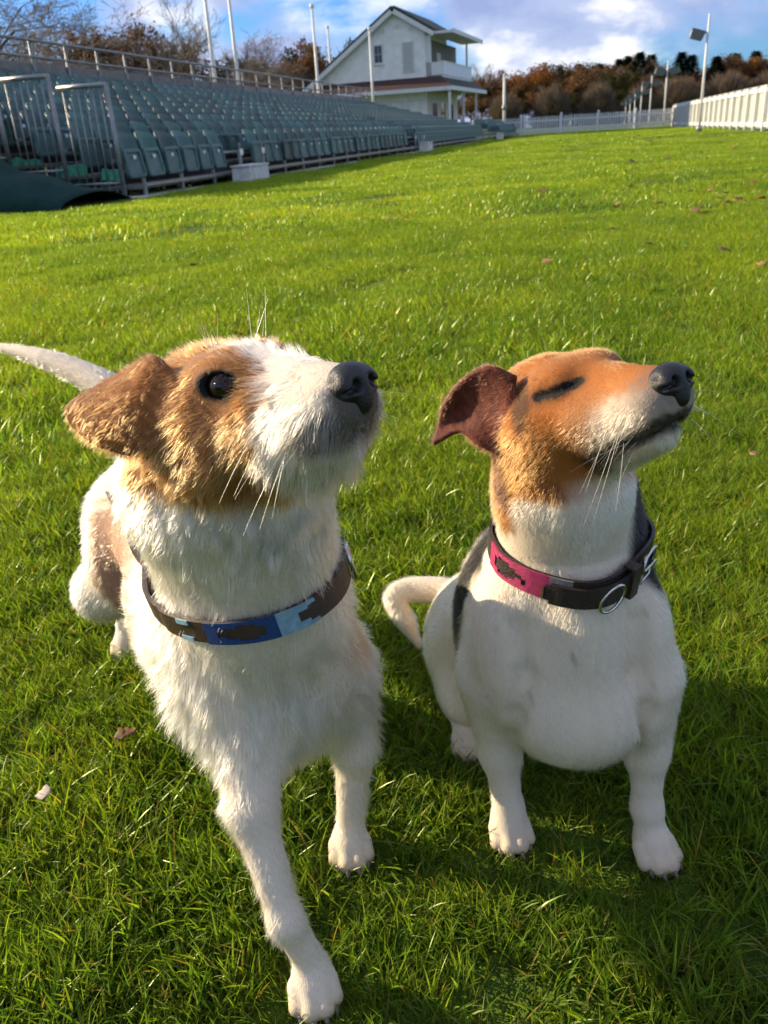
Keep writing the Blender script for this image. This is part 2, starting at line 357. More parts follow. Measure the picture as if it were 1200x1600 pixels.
def seat_meshes():
    # back shell: curved panel
    mb = MB(); nx, nz = 6, 4; vs = []
    for layer in (0, 1):
        for j in range(nz + 1):
            t = j / nz; z = .44 + .42 * t
            for i in range(nx + 1):
                s = i / nx * 2 - 1; hw = .265 * (1 - .05 * t) * (1 - .10 * max(0, t - .75) * 4 * abs(s))
                y = .12 + .10 * t - .055 * s * s + (.022 if layer else 0) + (.02 if j == nz else 0); zz_ = z - (.035 * s * s if j == nz else 0)
                vs.append((s * hw, y, zz_))
    n1 = (nx + 1) * (nz + 1); fs = []
    for j in range(nz):
        for i in range(nx):
            a = j * (nx + 1) + i; b = a + nx + 1
            fs.append((a, a + 1, b + 1, b)); fs.append((n1 + b, n1 + b + 1, n1 + a + 1, n1 + a))
    rim = [j * (nx + 1) for j in range(nz + 1)]
    for j in range(nz):
        a, b = j * (nx + 1), (j + 1) * (nx + 1); fs.append((b, n1 + b, n1 + a, a)); a += nx; b += nx; fs.append((a, n1 + a, n1 + b, b))
    for i in range(nx):
        a = i; fs.append((a, n1 + a, n1 + a + 1, a + 1)); a = nz * (nx + 1) + i; fs.append((a + 1, n1 + a + 1, n1 + a, a))
    mb.add(vs, fs)
    back = mb.mesh('seat', M_SEAT, True)
    # pan tipped up: raised rim round a recessed panel
    mb = MB(); x0, x1, z0, z1, r = -.245, .245, .235, .625, .05
    def rrect(d, y):
        o = []
        for cx_, cz_, a0 in ((x1 - r, z1 - r, 0), (x0 + r, z1 - r, 90), (x0 + r, z0 + r, 180), (x1 - r, z0 + r, 270)):
            for k in range(3):
                a = math.radians(a0 + 45 * k); q = r - d * .3; o.append((cx_ + q * math.cos(a) - (d * .7 if cx_ > 0 else -d * .7), y + .10 * (cz_ + q * math.sin(a) - .43), cz_ + q * math.sin(a) - (d * .7 if cz_ > .43 else -d * .7)))
        return o
    rings = [rrect(0, .10), rrect(0, .045), rrect(.012, .035), rrect(.045, .035), rrect(.055, .062)]; m = len(rings[0]); vs = sum(rings, []); fs = []
    for k in range(len(rings) - 1):
        for i in range(m): fs.append((k * m + i, k * m + (i + 1) % m, (k + 1) * m + (i + 1) % m, (k + 1) * m + i))
    fs.append(tuple((len(rings) - 1) * m + i for i in range(m)))
    mb.add(vs, [tuple(reversed(f)) for f in fs]); pan = mb.mesh('seat_pan', M_SEAT2)
    lab = MB().add([(-.03, .058, .49), (.05, .058, .49), (.05, .0615, .535), (-.03, .0615, .535)], [(0, 1, 2, 3)]).mesh('number_plate', M_LABEL)
    arm = MB().box(-.30, -.27, .05, .20, .38, .50).mesh('seat_bracket', M_GALV)
    return back, pan, lab, arm
stand = empty('grandstand', tuple(uwz(0, 0)), ANG_U)
tag(stand, 'long open grandstand of tiered dark green tip-up seats left of the field', 'grandstand')
back_me, pan_me, lab_me, arm_me = seat_meshes()
spots = []
for r in range(ROWS):
    k = 0; u = U0S + PITCH_S / 2
    while u < U1S:
        gap = (r == 0 and (15.05 < u < 16.2 or 31.4 < u < 33.0)) or (r in (1, 2) and 31.6 < u < 32.9)
        near_cut = u < 11.5 and r > 6
        if not gap and not near_cut: spots.append((u, W0 + ROWD * r, ROWR * r, r))
        u += PITCH_S
for r in range(3):                               # lower block at the far end
    u = 54.8
    while u < 65.5: spots.append((u, 5.45 + ROWD * r, ROWR * r, r)); u += PITCH_S
spots.sort(key=lambda s: (s[0] ** 2 + s[1] ** 2) + s[3] * 6)
rs = random.Random(4)
rest = {'seat': MB(), 'seat_pan': MB(), 'number_plate': MB()}
for i, (u, w, z, r) in enumerate(spots):
    if i < 300:
        s = link('seat', back_me, None, stand, (u, w, z), (0, 0, rs.uniform(-.02, .02)))
        link('seat_pan', pan_me, None, s, (0, 0, 0), (rs.uniform(-.05, .07), rs.uniform(-.015, .015), 0)); link('number_plate', lab_me, None, s)
    else:
        for nm, me in (('seat', back_me), ('seat_pan', pan_me), ('number_plate', lab_me)):
            if nm == 'number_plate' and r > 1: continue
            rest[nm].add([(v.co.x + u, v.co.y + w, v.co.z + z) for v in me.vertices], [tuple(p.vertices) for p in me.polygons])
for nm, mt in (('seat', M_SEAT), ('seat_pan', M_SEAT2), ('number_plate', M_LABEL)):
    o = rest[nm].build({'seat': 'far_seat_shells', 'seat_pan': 'far_seat_pans', 'number_plate': 'far_number_plates'}[nm], mt, stand, smooth=(nm == 'seat')); o['kind'] = 'stuff'
# decks, risers and under-structure
for r in range(ROWS):
    w = W0 + ROWD * r; z = ROWR * r
    MB().box(U0S - .1, U1S + .2, w - .18, w + ROWD - .18, z + .10, z + .14).build('deck', M_DECK, stand)
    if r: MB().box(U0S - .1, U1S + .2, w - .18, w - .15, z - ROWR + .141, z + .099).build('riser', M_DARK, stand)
    MB().box(U0S, U1S, w + .225, w + .265, z + .46, z + .50).build('seat_rail', M_GALV, stand)
for r in range(3):
    MB().box(54.4, 66, 5.27 + ROWD * r, 5.27 + ROWD * (r + 1), ROWR * r + .10, ROWR * r + .14).build('deck', M_DECK, stand)
MB().box(U0S, U1S, W0 - .22, W0 - .185, .13, .17).build('front_rail', M_GALV, stand)
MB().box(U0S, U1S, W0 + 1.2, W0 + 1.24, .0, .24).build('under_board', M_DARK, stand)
MB().box(U0S - .3, U1S + .3, W0 - .30, W0 + .6, -.02, .012).build('base_strip', M_CONC, stand)
u = U0S
while u < U1S:
    MB().box(u - .02, u + .02, W0 - .21, W0 - .17, .012, .24 if not (15 < u < 16.8) else .5).build('leg', M_GALV, stand); u += 1.2
for uu in (15.1, 16.2, 31.4, 33.0):
    MB().box(uu - .02, uu + .02, W0 - .215, W0 - .175, .01, .62).build('leg', M_GALV, stand)
    MB().box(uu - .07, uu + .07, W0 - .23, W0 - .218, .42, .52).build('row_plate', M_LABEL, stand)
# rear guard rail
WR = W0 + ROWD * ROWS + .05; ZR = ROWR * (ROWS - 1) + .14
u = U0S - .2; k = 0
while u < U1S + .6:
    MB().tube([(u, WR, 0.2), (u, WR, 3.18)], .038, 8).build('rail_post', M_GALV, stand, smooth=True); u += 1.52
for zz_, rr in ((3.16, .034), (2.80, .028)):
    MB().tube([(U0S - .2, WR - .05, zz_), (U1S + .5, WR - .05, zz_)], rr, 8).build('guard_rail', M_GALV, stand, smooth=True)
MB().box(U0S - .2, U1S + .5, WR + .045, WR + .065, 1.5, 2.68).build('rear_sheeting', M_NET, stand)
u = U0S
bars = MB()
while u < 34:
    bars.box(u - .008, u + .008, WR - .012, WR + .004, 1.75, 2.80); u += .13
o = bars.build('rear_bars', M_GALV, stand); o['kind'] = 'stuff'
# stepped end guard: one panel per row, each with its balusters
for r in range(3):
    w0, w1, zt, zb = 6.35 + r * .77, 7.08 + r * .77, 1.43 + .145 * r, .02 + .20 * r
    g = empty('end_guard_panel'); g.parent = stand; g.location = (11.2 - .12 * r, w0, zb)
    h = zt - zb
    MB().tube([(0, 0, -zb if r == 0 else -.1), (0, 0, h)], .032, 8).build('post', M_GALV, g, smooth=True)
    MB().tube([(0, -.02, h - .01), (0, w1 - w0, h - .01)], .030, 8).build('top_rail', M_GALV, g, smooth=True)
    MB().tube([(0, 0, .18), (0, w1 - w0, .18)], .018, 8).build('bottom_rail', M_GALV, g, smooth=True)
    for q in range(6): MB().tube([(.0, .11 * (q + 1), .05), (.0, .11 * (q + 1), h - .02)], .011, 6).build('baluster', M_GALV, g, smooth=True)
# concrete blocks in front of the gaps
for (u, w, lu, h), lb in zip(((14.75, W0 - .50, .95, .24), (32.1, W0 - .45, .95, .26), (53.9, W0 - .9, .9, .30)),
        ('pale concrete block in the front row gap nearest the tarpaulin', 'small pale block at the middle gap of the seats', 'small pale block before the far low seats')):
    b = empty('concrete_block', tuple(uwz(u, w)), ANG_U); tag(b, lb, 'block', 'pale blocks along the front of the grandstand')
    MB().prism([(-lu / 2, 0.0), (lu / 2, 0.0), (lu / 2 - .02, h), (-lu / 2 + .02, h)], 1, -.16, .16).build('block_body', M_CONC, b)
    MB().box(-lu / 2 - .01, lu / 2 + .01, -.175, .175, h + .002, h + .03).build('cap_slab', M_CONC, b)
# tarpaulin heaped at the near end
tv = []; nx_, ny_ = 34, 16
rt = np.random.default_rng(9)
for i in range(nx_):
    for j in range(ny_):
        s, t = i / (nx_ - 1), j / (ny_ - 1)
        p = uwz(9.35 + 1.75 * t, 6.2 + 3.4 * s)
        prof = math.sin(math.pi * min(t * 1.05, 1)) ** .6
        h = prof * (.12 + .85 * min(1, s * 1.4)) * (1 + .16 * math.sin(s * 9 + t * 4) + .10 * math.sin(s * 23 - t * 6)) + .02
        tv.append((p[0], p[1], max(.006, h if 0 < t < 1 else .006)))
tf = [(i * ny_ + j, (i + 1) * ny_ + j, (i + 1) * ny_ + j + 1, i * ny_ + j + 1) for i in range(nx_ - 1) for j in range(ny_ - 1)]
tp = MB().add(tv, tf).build('tarpaulin', M_TARP, smooth=True); md = tp.modifiers.new('thickness', 'SOLIDIFY'); md.thickness = .012; md.offset = 1
tag(tp, 'dark green tarpaulin heaped in folds at the foot of the end guard rail', 'tarpaulin')
for k, (u, w, z, a, b) in enumerate(((11.42, 6.62, .30, .16, .08), (11.5, 7.35, .34, .30, .12), (11.45, 8.05, .44, .34, .14), (11.6, 6.95, .24, .2, .06), (11.5, 8.7, .5, .3, .1))):
    mb = MB(); r2 = random.Random(k); vs = [(r2.uniform(-.03, .03), (i / 5 - .5) * 2 * a, (j - .5) * 2 * b + r2.uniform(-.03, .03)) for i in range(6) for j in range(2)]
    mb.add(vs, [(2 * i, 2 * i + 2, 2 * i + 3, 2 * i + 1) for i in range(5)])
    o = mb.build('netting', M_MINT, None, tuple(uwz(u, w, z)), (0, 0, ANG_U)); md = o.modifiers.new('t', 'SOLIDIFY'); md.thickness = .01
    tag(o, ('scrap of bright green netting behind the end guard, ' + ['nearest the front row', 'second from the front row', 'third from the front row, widest', 'low between two bars', 'farthest left'][k]), 'netting', 'netting scraps')
# yellow leaves blown under the front row
mb = MB(); r2 = random.Random(12)
for k in range(260):
    u = U0S + 14 * r2.random() ** 1.4; w = W0 + r2.uniform(-.15, 1.1); p = Vector((u, w, .03 + r2.random() * .05)); a = r2.uniform(0, 6.28); s = r2.uniform(.03, .07)
    c_, s_ = math.cos(a) * s, math.sin(a) * s; t = r2.uniform(-.04, .04)
    mb.add([p + Vector((c_, s_, t)), p + Vector((-s_ * .6, c_ * .6, .02)), p + Vector((-c_, -s_, -t)), p + Vector((s_ * .6, -c_ * .6, .01))], [(0, 1, 2, 3)])
o = mb.build('fallen_leaves', M_YLEAF, None, (0, 0, 0), (0, 0, ANG_U)); tag(o, 'yellow fallen leaves drifted under the front row of seats', 'leaves', kind='stuff')
# ================================================================== house, poles, lamps, fences
M_WALL = material('white_weatherboard', (.88, .87, .82), .7, noise=.12, noise_scale=2.0, bump=.15, bump_scale=6)
M_TRIM = material('white_trim', (.74, .74, .70), .55, noise=.1, noise_scale=4)
M_CREAM = material('cream_render', (.72, .68, .55), .8, noise=.15, noise_scale=3)
M_ROOF = material('dark_roof_tiles', (.055, .065, .055), .75, noise=.4, noise_scale=12, bump=.5, bump_scale=14)
M_RTILE = material('red_brown_tiles', (.085, .042, .034), .8, noise=.4, noise_scale=14, bump=.6, bump_scale=16)
M_GLASS = material('window_glass', (.03, .035, .045), .08, spec=.6)
M_SHADE = material('balcony_shade', (.20, .19, .17), .8, noise=.2)  # dark tone painting the shade under the balcony roof
M_SLAT = material('louvre_grey', (.45, .46, .44), .6)
M_BALC = material('balcony_panel', (.66, .72, .78), .35, noise=.1)
HU, HS = 60.0, 60.0 / 51.0
HROT = ANG_U - math.radians(4.5)
def hw(w): return (w - 9.26) * HS                       # house-local y from the gable-wall corner
house = empty('house', tuple(uwz(HU, 9.26 * HS)), HROT)
tag(house, 'white weatherboarded two-storey pavilion with steep gable and balcony behind the grandstand', 'house')
PK, RE, LL = (hw(10.96), 6.75 * HS), (hw(8.95), 5.60 * HS), (hw(17.6), 2.35 * HS)
DEEP = 9.0
# boards of the gable wall, each its own course
zc = 3.05 * HS; k = 0
def gable_span(z):
    y1 = PK[0] + (LL[0] - PK[0]) * (PK[1] - z) / (PK[1] - LL[1]); y0 = max(0.0, PK[0] + (RE[0] - PK[0]) * (PK[1] - z) / (PK[1] - RE[1])) if z > RE[1] else 0.0
    return max(y0, 0.0), y1
wall = MB().prism([(0.0, 0.0), (hw(17.0), 0.0), (hw(17.0), 2.6 * HS), (PK[0], PK[1] - .15), (0.0, RE[1] - .02)], 0, .06, 6.0).build('wall', M_WALL, house)
while zc < PK[1] - .25:
    a, b = gable_span(zc + .10); 
    if b - a > .3: MB().add([(.03, a, zc), (.03, b, zc), (.055, b, zc + .158), (.055, a, zc + .158), (.062, a, zc), (.062, b, zc)], [(3, 2, 1, 0), (0, 1, 5, 4)]).build('weatherboard', M_WALL, house)
    zc += .16
# upper roof: two slopes with barge boards
def slab(name, p, q, t, x0, x1, m): 
    d = Vector((q[0] - p[0], q[1] - p[1])); n = Vector((-d.y, d.x)).normalized()
    if n.y < 0: n = -n
    return MB().prism([p, q, (q[0] + n.x * t, q[1] + n.y * t), (p[0] + n.x * t, p[1] + n.y * t)], 0, x0, x1).build(name, m, house)
r1 = slab('roof', (PK[0], PK[1]), (LL[0] + .8, LL[1] - .45), .16, -.35, DEEP, M_ROOF)
r2_ = slab('roof', (PK[0], PK[1]), (RE[0] - .25, RE[1] - .12), .16, -.35, DEEP, M_ROOF)
slab('barge_board', (PK[0], PK[1] - .30), (LL[0] + .8, LL[1] - .75), .26, -.40, -.33, M_TRIM); slab('barge_board', (PK[0], PK[1] - .30), (RE[0] - .25, RE[1] - .42), .26, -.40, -.33, M_TRIM)
MB().box(-.3, DEEP - .2, RE[0] - 1.55, RE[0] - .05, RE[1] - .30, RE[1] - .16).build('balcony_roof', M_TRIM, house)
MB().box(-.4, DEEP, RE[0] - 1.62, RE[0] - 1.52, RE[1] - .34, RE[1] - .10).build('gutter', M_TRIM, house)
for k in range(5): MB().box(-.05, .0, PK[0] - 1.5 + .9 * k - .5, PK[0] - 1.5 + .9 * k - .38, PK[1] - 1.1 - .2 * abs(k - 2), PK[1] - .9 - .2 * abs(k - 2)).build('bracket', M_TRIM, house)
def window(y0, y1, z0, z1, cols=2, rws=2, x=0.0):
    w_ = MB(); t = .07
    w_.box(x - .03, x + .03, y0 - t, y1 + t, z0 - t, z0); w_.box(x - .03, x + .03, y0 - t, y1 + t, z1, z1 + t); w_.box(x - .03, x + .03, y0 - t, y0, z0, z1); w_.box(x - .03, x + .03, y1, y1 + t, z0, z1)
    o = w_.build('window', M_TRIM, house)
    for i in range(cols):
        for j in range(rws):
            a, b = y0 + (y1 - y0) * i / cols + .02, y0 + (y1 - y0) * (i + 1) / cols - .02; c, e = z0 + (z1 - z0) * j / rws + .02, z0 + (z1 - z0) * (j + 1) / rws - .02
            MB().box(x + .005, x + .015, a, b, c, e).build('pane', M_GLASS, o)
    MB().box(x - .01, x + .004, y0, y1, z0, z1)
    MB().box(x - .09, x + .03, y0 - .12, y1 + .12, z0 - t - .05, z0 - t - .002).build('sill', M_TRIM, o)
window(hw(11.75), hw(12.20), 4.20 * HS, 5.05 * HS)
lv = MB().box(-.03, .02, hw(9.93), hw(10.58), 3.62 * HS, 5.12 * HS).build('louvre_panel', M_TRIM, house)
for k in range(13):
    z = 3.70 * HS + k * .128; MB().add([(-.055, hw(9.98), z), (-.055, hw(10.53), z), (-.032, hw(10.53), z + .10), (-.032, hw(9.98), z + .10), (-.050, hw(9.98), z - .01), (-.050, hw(10.53), z - .01)], [(3, 2, 1, 0), (0, 1, 5, 4)]).build('slat', M_SLAT, lv)
# balcony on the field side
zb0, zb1 = 3.38 * HS, 4.02 * HS
MB().box(.2, 9.0, -1.08, .0, zb0 - .16, zb0).build('balcony_floor', M_TRIM, house)
MB().box(.12, .20, -1.10, -.003, zb0, zb1).build('balcony_panel', M_TRIM, house)
for k in range(9): MB().box(.23 + k * .98, .23 + k * .98 + .92, -1.13, -1.05, zb0, zb1).build('balcony_panel', M_BALC, house)
MB().box(.1, 9.1, -1.16, -1.02, zb1 + .002, zb1 + .06).build('handrail', M_TRIM, house)
MB().box(.25, 8.8, -.012, -.004, zb1 - .2, RE[1] - .45).build('balcony_shade_panel', M_SHADE, house)  # flat panel on the wall, the sheltered balcony's shade put into its colour
MB().box(.12, .24, -.35, -.0, zb0, RE[1] - .30).build('corner_post', M_TRIM, house)
MB().box(7.6, 7.72, -1.12, -1.0, zb1 + .06, RE[1] - .30).build('corner_post', M_TRIM, house)
MB().box(3.0, 4.1, -.03, -.013, zb1 - .15, zb1 + .75).build('balcony_door', M_CREAM, house)
# skirt roof of red-brown tiles, courses modelled
zs0, zs1 = 2.76 * HS, 3.32 * HS
ys = hw(8.45); yo = hw(7.60); xl = hw(15.5)
nc = 5
for k in range(nc):
    t0, t1 = k / nc, (k + 1) / nc; za, zb = zs0 + (zs1 - zs0) * t0, zs0 + (zs1 - zs0) * t1
    xa, xb = -1.05 * (1 - t0), -1.05 * (1 - t1); ya, yb = yo + (ys - yo) * t0, yo + (ys - yo) * t1
    MB().add([(xa, xl, za + .03), (xa, ya, za + .03), (xb, yb, zb + .01), (xb, xl, zb + .01), (xa, xl, za - .02), (xa, ya, za - .02)], [(0, 1, 2, 3)[::-1], (4, 5, 1, 0)[::-1]]).build('tile_course', M_RTILE, house)
    MB().add([(xa, ya, za + .03), (10.2, ya, za + .03), (10.2, yb, zb + .01), (xb, yb, zb + .01), (xa, ya, za - .02), (10.2, ya, za - .02)], [(0, 1, 2, 3)[::-1], (4, 5, 1, 0)[::-1]]).build('tile_course', M_ROOF, house)
MB().box(-1.08, -1.02, yo - .04, xl, zs0 - .24, zs0 + .0).build('fascia', M_TRIM, house); MB().box(-1.02, 10.2, yo - .06, yo + .0, zs0 - .24, zs0 + .0).build('fascia', M_TRIM, house)
MB().box(-1.0, 10.0, yo + .02, xl, zs0 - .12, zs0 - .06).build('soffit', M_CREAM, house)
# ground floor
MB().box(.1, 9.0, -.02, hw(15.5), 0.0, zs0 - .13).build('ground_floor_wall', M_CREAM, house)
for y0, y1 in ((.5, 1.3), (1.7, 2.5), (2.9, 3.6)): window(y0, y1, 1.15, 2.55, 2, 2, .06)
for x_ in (-.85, 3.2, 7.4): MB().box(x_ - .07, x_ + .07, yo + .12, yo + .26, 0.0, zs0 - .13).build('porch_column', M_TRIM, house)
window_side = [(1.2, 2.6), (3.6, 5.0), (6.0, 7.4)]
for a, b in window_side:
    w_ = MB().box(a, b, -.06, -.022, .5, 2.5).build('door', M_TRIM, house); MB().box(a + .08, (a + b) / 2 - .04, -.075, -.062, .9, 2.4).build('pane', M_GLASS, w_); MB().box((a + b) / 2 + .04, b - .08, -.075, -.062, .9, 2.4).build('pane', M_GLASS, w_)

# flag poles: white tapered poles with ball finials
def flag_pole(u, w, h, label, r=.065):
    p = empty('flag_pole', tuple(uwz(u, w)), ANG_U); tag(p, label, 'pole', 'flag poles behind the seats')
    MB().tube([(0, 0, 0), (0, 0, h * .5), (0, 0, h)], [r, r * .9, r * .72], 10).build('shaft', M_WPAINT, p, smooth=True)
    MB().ball((0, 0, h + .10), .115, 10, 6).build('finial', M_WPAINT, p, smooth=True)
    MB().tube([(0, 0, 1.9), (0, 0, 2.25)], r * 1.35, 10).build('collar_clamp', M_GALV, p, smooth=True)
flag_pole(32.5, 13.9, 7.6, 'white flag pole leaning leftmost above the seats, beside bare tree', .075)
flag_pole(34.8, 13.9, 7.4, 'second white flag pole from the left, its top out of view', .075)
flag_pole(45.6, 13.9, 6.5, 'white flag pole with ball top against the sky left of the roof', .08)
P4 = at_u(513, 60, 66); flag_pole(66, P4[1], at_u(511, 45, 66)[2], 'shorter white flag pole standing behind the sloping roof edge', .09)
P5 = at_u(581, 100, 57.4); flag_pole(57.4, 13.9, 6.55, 'white flag pole in front of the gable wall, left of the small window', .085)
P6 = at_u(788, 140, 74); flag_pole(74, P6[1], at_u(789, 120, 74)[2], 'lone white pole right of the pavilion before the woods', .13)

# floodlight posts
M_LAMP = material('lamp_housing', (.13, .15, .14), .5, noise=.2); M_LENS = material('lamp_lens', (.55, .50, .36), .15)
def flood(u, w, h, label, s=1.0, twin=False):
    p = empty('floodlight_post', tuple(uwz(u, w)), ANG_U); tag(p, label, 'floodlight', 'floodlight posts beyond the white fence')
    MB().tube([(0, 0, 0), (0, 0, h)], [.058 * s, .040 * s], 10).build('shaft', M_WPAINT, p, smooth=True)
    MB().tube([(0, 0, .0), (0, 0, .25)], .12 * s, 10).build('base_sleeve', M_GALV, p, smooth=True)
    hz = h * .85
    for sg in ((1, -1) if twin else (1,)):
        hd = empty('lamp_head'); hd.parent = p; hd.location = (0, sg * .40 * s, hz - .05); hd.rotation_euler = (sg * .30, 0, 0)
        MB().prism([(-.22 * s, -.17 * s), (.22 * s, -.17 * s), (.27 * s, .17 * s), (-.27 * s, .17 * s)], 0, -.24 * s, .24 * s).build('housing', M_LAMP, hd)
        MB().box(-.21 * s, .21 * s, sg * .22 * s if sg > 0 else -.26 * s, .26 * s if sg > 0 else -.22 * s, -.15 * s, .13 * s).build('lens', M_LENS, hd)
        MB().tube([(0, 0, hz), (0, sg * .2 * s, hz)], .03 * s, 8).build('arm', M_GALV, p, smooth=True)
flood(39.7, -4.2, at_u(1105, 22, 39.7)[2], 'tall white floodlight post standing in front of the board fence', 1.0)
for k, (u, h, lb) in enumerate(((86, 5.15, 'largest of the floodlight posts beyond the picket fence'), (109, 5.0, 'second floodlight post in the row receding behind the picket fence'), (131, 4.75, 'third floodlight post in the row receding behind the picket fence'),
        (152, 4.6, 'fourth floodlight post in the far receding row'), (172, 4.5, 'fifth, tiny floodlight post in the far receding row'), (196, 4.4, 'farthest, tiniest floodlight post of the receding row'))):
    flood(u, -6 + .0 * k, h, lb, 1.55, twin=True)

# picket fence across the end of the field
def picket_run(p0, p1, label, h=1.22, n_post=4, seed=1):
    p0, p1 = np.array(p0), np.array(p1); d = p1 - p0; Lh = float(np.linalg.norm(d[:2])); a = math.atan2(d[1], d[0])
    f = empty('picket_fence', tuple(p0), a); tag(f, label, 'fence', 'white picket fences')
    pk = MB().prism([(-.045, .06), (.045, .06), (.045, h - .09), (0.0, h), (-.045, h - .09)], 1, -.014, .014).mesh('picket', M_WPAINT)
    rr = random.Random(seed); x = .08
    while x < Lh - .05: link('picket', pk, None, f, (x, -.035, rr.uniform(-.012, .012)), (0, rr.uniform(-.012, .012), 0)); x += .172
    for z in (.30, .86): MB().box(0, Lh, -.018, .022, z, z + .10).build('rail', M_WPAINT, f)
    for k in range(n_post + 1):
        x = Lh * k / n_post
        po = MB().box(x - .07, x + .07, -.06, .08, 0, h + .06).build('post', M_WPAINT, f); MB().add([(x - .09, -.08, h + .062), (x + .09, -.08, h + .062), (x + .09, .10, h + .062), (x - .09, .10, h + .062), (x, .01, h + .19)], [(3, 2, 1, 0), (0, 1, 4), (1, 2, 4), (2, 3, 4), (3, 0, 4)]).build('post_cap', M_WPAINT, po)
picket_run(uwz(66.2, 4.95), uwz(67.9, -5.35), 'white picket fence across the far end of the field')
picket_run(uwz(67.0, 9.6), uwz(66.3, 5.2), 'short white picket fence run beside the pavilion porch', n_post=2, seed=5)
# tall board fence down the right side, one bay after another
M_BOARD = material('white_boards', (.50, .50, .46), .6, noise=.15, noise_scale=3, bump=.1)
bf = empty('board_fence', tuple(uwz(68, -5.45)), ANG_U + math.pi + .0075); tag(bf, 'tall white board fence along the right edge of the field', 'fence')
BH = 1.46; x = 0.0; k = 0
post_me = MB().box(-.055, .055, -.09, .03, 0, BH - .02).mesh('post', M_WPAINT); board_me = MB().prism([(-.066, .08), (.066, .08), (.066, BH - .03), (.05, BH), (-.05, BH), (-.066, BH - .03)], 1, .036, .058).mesh('board', M_BOARD)
while x < 50:
    link('post', post_me, None, bf, (x, 0, 0))
    MB().box(.058, 1.742, -.03, .034, BH - .22, BH - .09).build('top_rail', M_WPAINT, bf, (x, 0, 0)); MB().box(.058, 1.742, -.03, .034, .14, .27).build('bottom_rail', M_WPAINT, bf, (x, 0, 0))
    if x < 30:
        if k == 0: far = MB()
        for q in range(12): far.add([(v.co.x + x + .08 + q * .15, v.co.y, v.co.z) for v in board_me.vertices], [tuple(p.vertices) for p in board_me.polygons])
    else:
        for q in range(12): link('board', board_me, None, bf, (x + .08 + q * .15, 0, random.uniform(-.006, .006)))
    x += 1.8; k += 1
o = far.build('far_boards', M_BOARD, bf); o['kind'] = 'stuff'
# ================================================================== trees
def leaf_mat(name, c1, c2, trans=.25):
    m = bpy.data.materials.new(name); m.use_nodes = True; nt = m.node_tree; nt.nodes.clear()
    g = N(nt, 'ShaderNodeNewGeometry'); oi = N(nt, 'ShaderNodeObjectInfo')
    c = mixc(nt, g.outputs['Random Per Island'], c1, c2); c = mixc(nt, 1.0, c, ramp(nt, oi.outputs['Random'], [(0, (.75, .8, .85)), (1, (1.2, 1.1, 1.0))]), 'MULTIPLY')
    d = N(nt, 'ShaderNodeBsdfDiffuse'); t = N(nt, 'ShaderNodeBsdfTranslucent'); L(nt, c, d.inputs[0]); L(nt, c, t.inputs[0])
    x = N(nt, 'ShaderNodeMixShader', i_Fac=trans); L(nt, d.outputs[0], x.inputs[1]); L(nt, t.outputs[0], x.inputs[2])
    o = N(nt, 'ShaderNodeOutputMaterial'); L(nt, x.outputs[0], o.inputs[0]); return m
M_BARK = material('bark', (.085, .068, .055), .9, noise=.4, noise_scale=6)
M_TWIG = material('pale_twig', (.20, .165, .14), .9, noise=.3, noise_scale=3)
M_LBROWN = leaf_mat('brown_leaf', (.095, .056, .030), (.215, .125, .060)); M_LRUST = leaf_mat('rust_leaf', (.17, .075, .022), (.28, .13, .035))
M_LOLIVE = leaf_mat('olive_leaf', (.040, .045, .016), (.075, .070, .026)); M_LDARK = leaf_mat('conifer_needles', (.010, .022, .010), (.022, .042, .018), .1)
M_LGREY = leaf_mat('shrub_twigs', (.13, .10, .075), (.22, .175, .13), .15)
def branches(seed, levels=6, spread=.55, up=.25, r0=.022):
    """tree of height about 1: list of (p, q, rp, rq, level)"""
    r = random.Random(seed); out = []
    def grow(p, d, ln, rad, lv):
        n = 3 if lv < 2 else 2
        for k in range(n):
            q = p + d * (ln / n); d2 = (d + Vector((r.gauss(0, .13), r.gauss(0, .13), r.gauss(0, .10) + up * .12))).normalized()
            out.append((p, q, rad, rad * .84, lv)); p, d = q, d2; rad *= .84
            if lv < levels and (k > 0 or lv > 0):
                for _ in range(1 if lv < 1 else (2 if r.random() < .55 else 1)):
                    a = r.uniform(0, 6.28); s = Vector((math.cos(a), math.sin(a), 0)); s = (s - d * s.dot(d)).normalized()
                    dd = (d * (1 - spread * .5) + s * spread * r.uniform(.8, 1.4) + Vector((0, 0, up * .5))).normalized()
                    grow(p, dd, ln * r.uniform(.58, .80), rad * .66, lv + 1)
    grow(Vector((0, 0, 0)), Vector((0, 0, 1)), .42, r0, 0)
    zm = max(b[1].z for b in out)
    return [(a / zm, b / zm, ra / zm, rb / zm, lv) for a, b, ra, rb, lv in out]
def branch_mesh(name, br, mat, lo, hi, minr=.0012):
    mb = MB()
    for a, b, ra, rb, lv in br:
        if lo <= lv <= hi: mb.tube([a, b], [max(ra, minr), max(rb, minr)], 5 if lv < 2 else 3, caps=False)
    return mb.mesh(name, mat, True)
def leaf_mesh(name, centres, n, spread, size, mat, seed, droop=0.0):
    r = np.random.default_rng(seed); C_ = np.array(centres)[r.integers(0, len(centres), n)] + r.normal(size=(n, 3)) * spread
    a = nrm(r.normal(size=(n, 3))); b = nrm(np.cross(a, r.normal(size=(n, 3)))); s = size * r.uniform(.5, 1.3, (n, 1))
    if droop: a[:, 2] -= droop; a = nrm(a)
    V = np.stack([C_ + a * s, C_ + b * s * .6, C_ - a * s, C_ - b * s * .6], 1).reshape(-1, 3)
    me = np_mesh(name, V, np.arange(4 * n).reshape(n, 4), False); me.materials.append(mat); return me
BR = [branches(s, 6, sp, up) for s, sp, up in ((3, .60, .30), (8, .72, .22), (15, .5, .40))]
BARE = [(branch_mesh('trunk', b, M_BARK, 0, 2, .002), branch_mesh('crown', b, M_TWIG, 3, 9, .0011)) for b in BR]
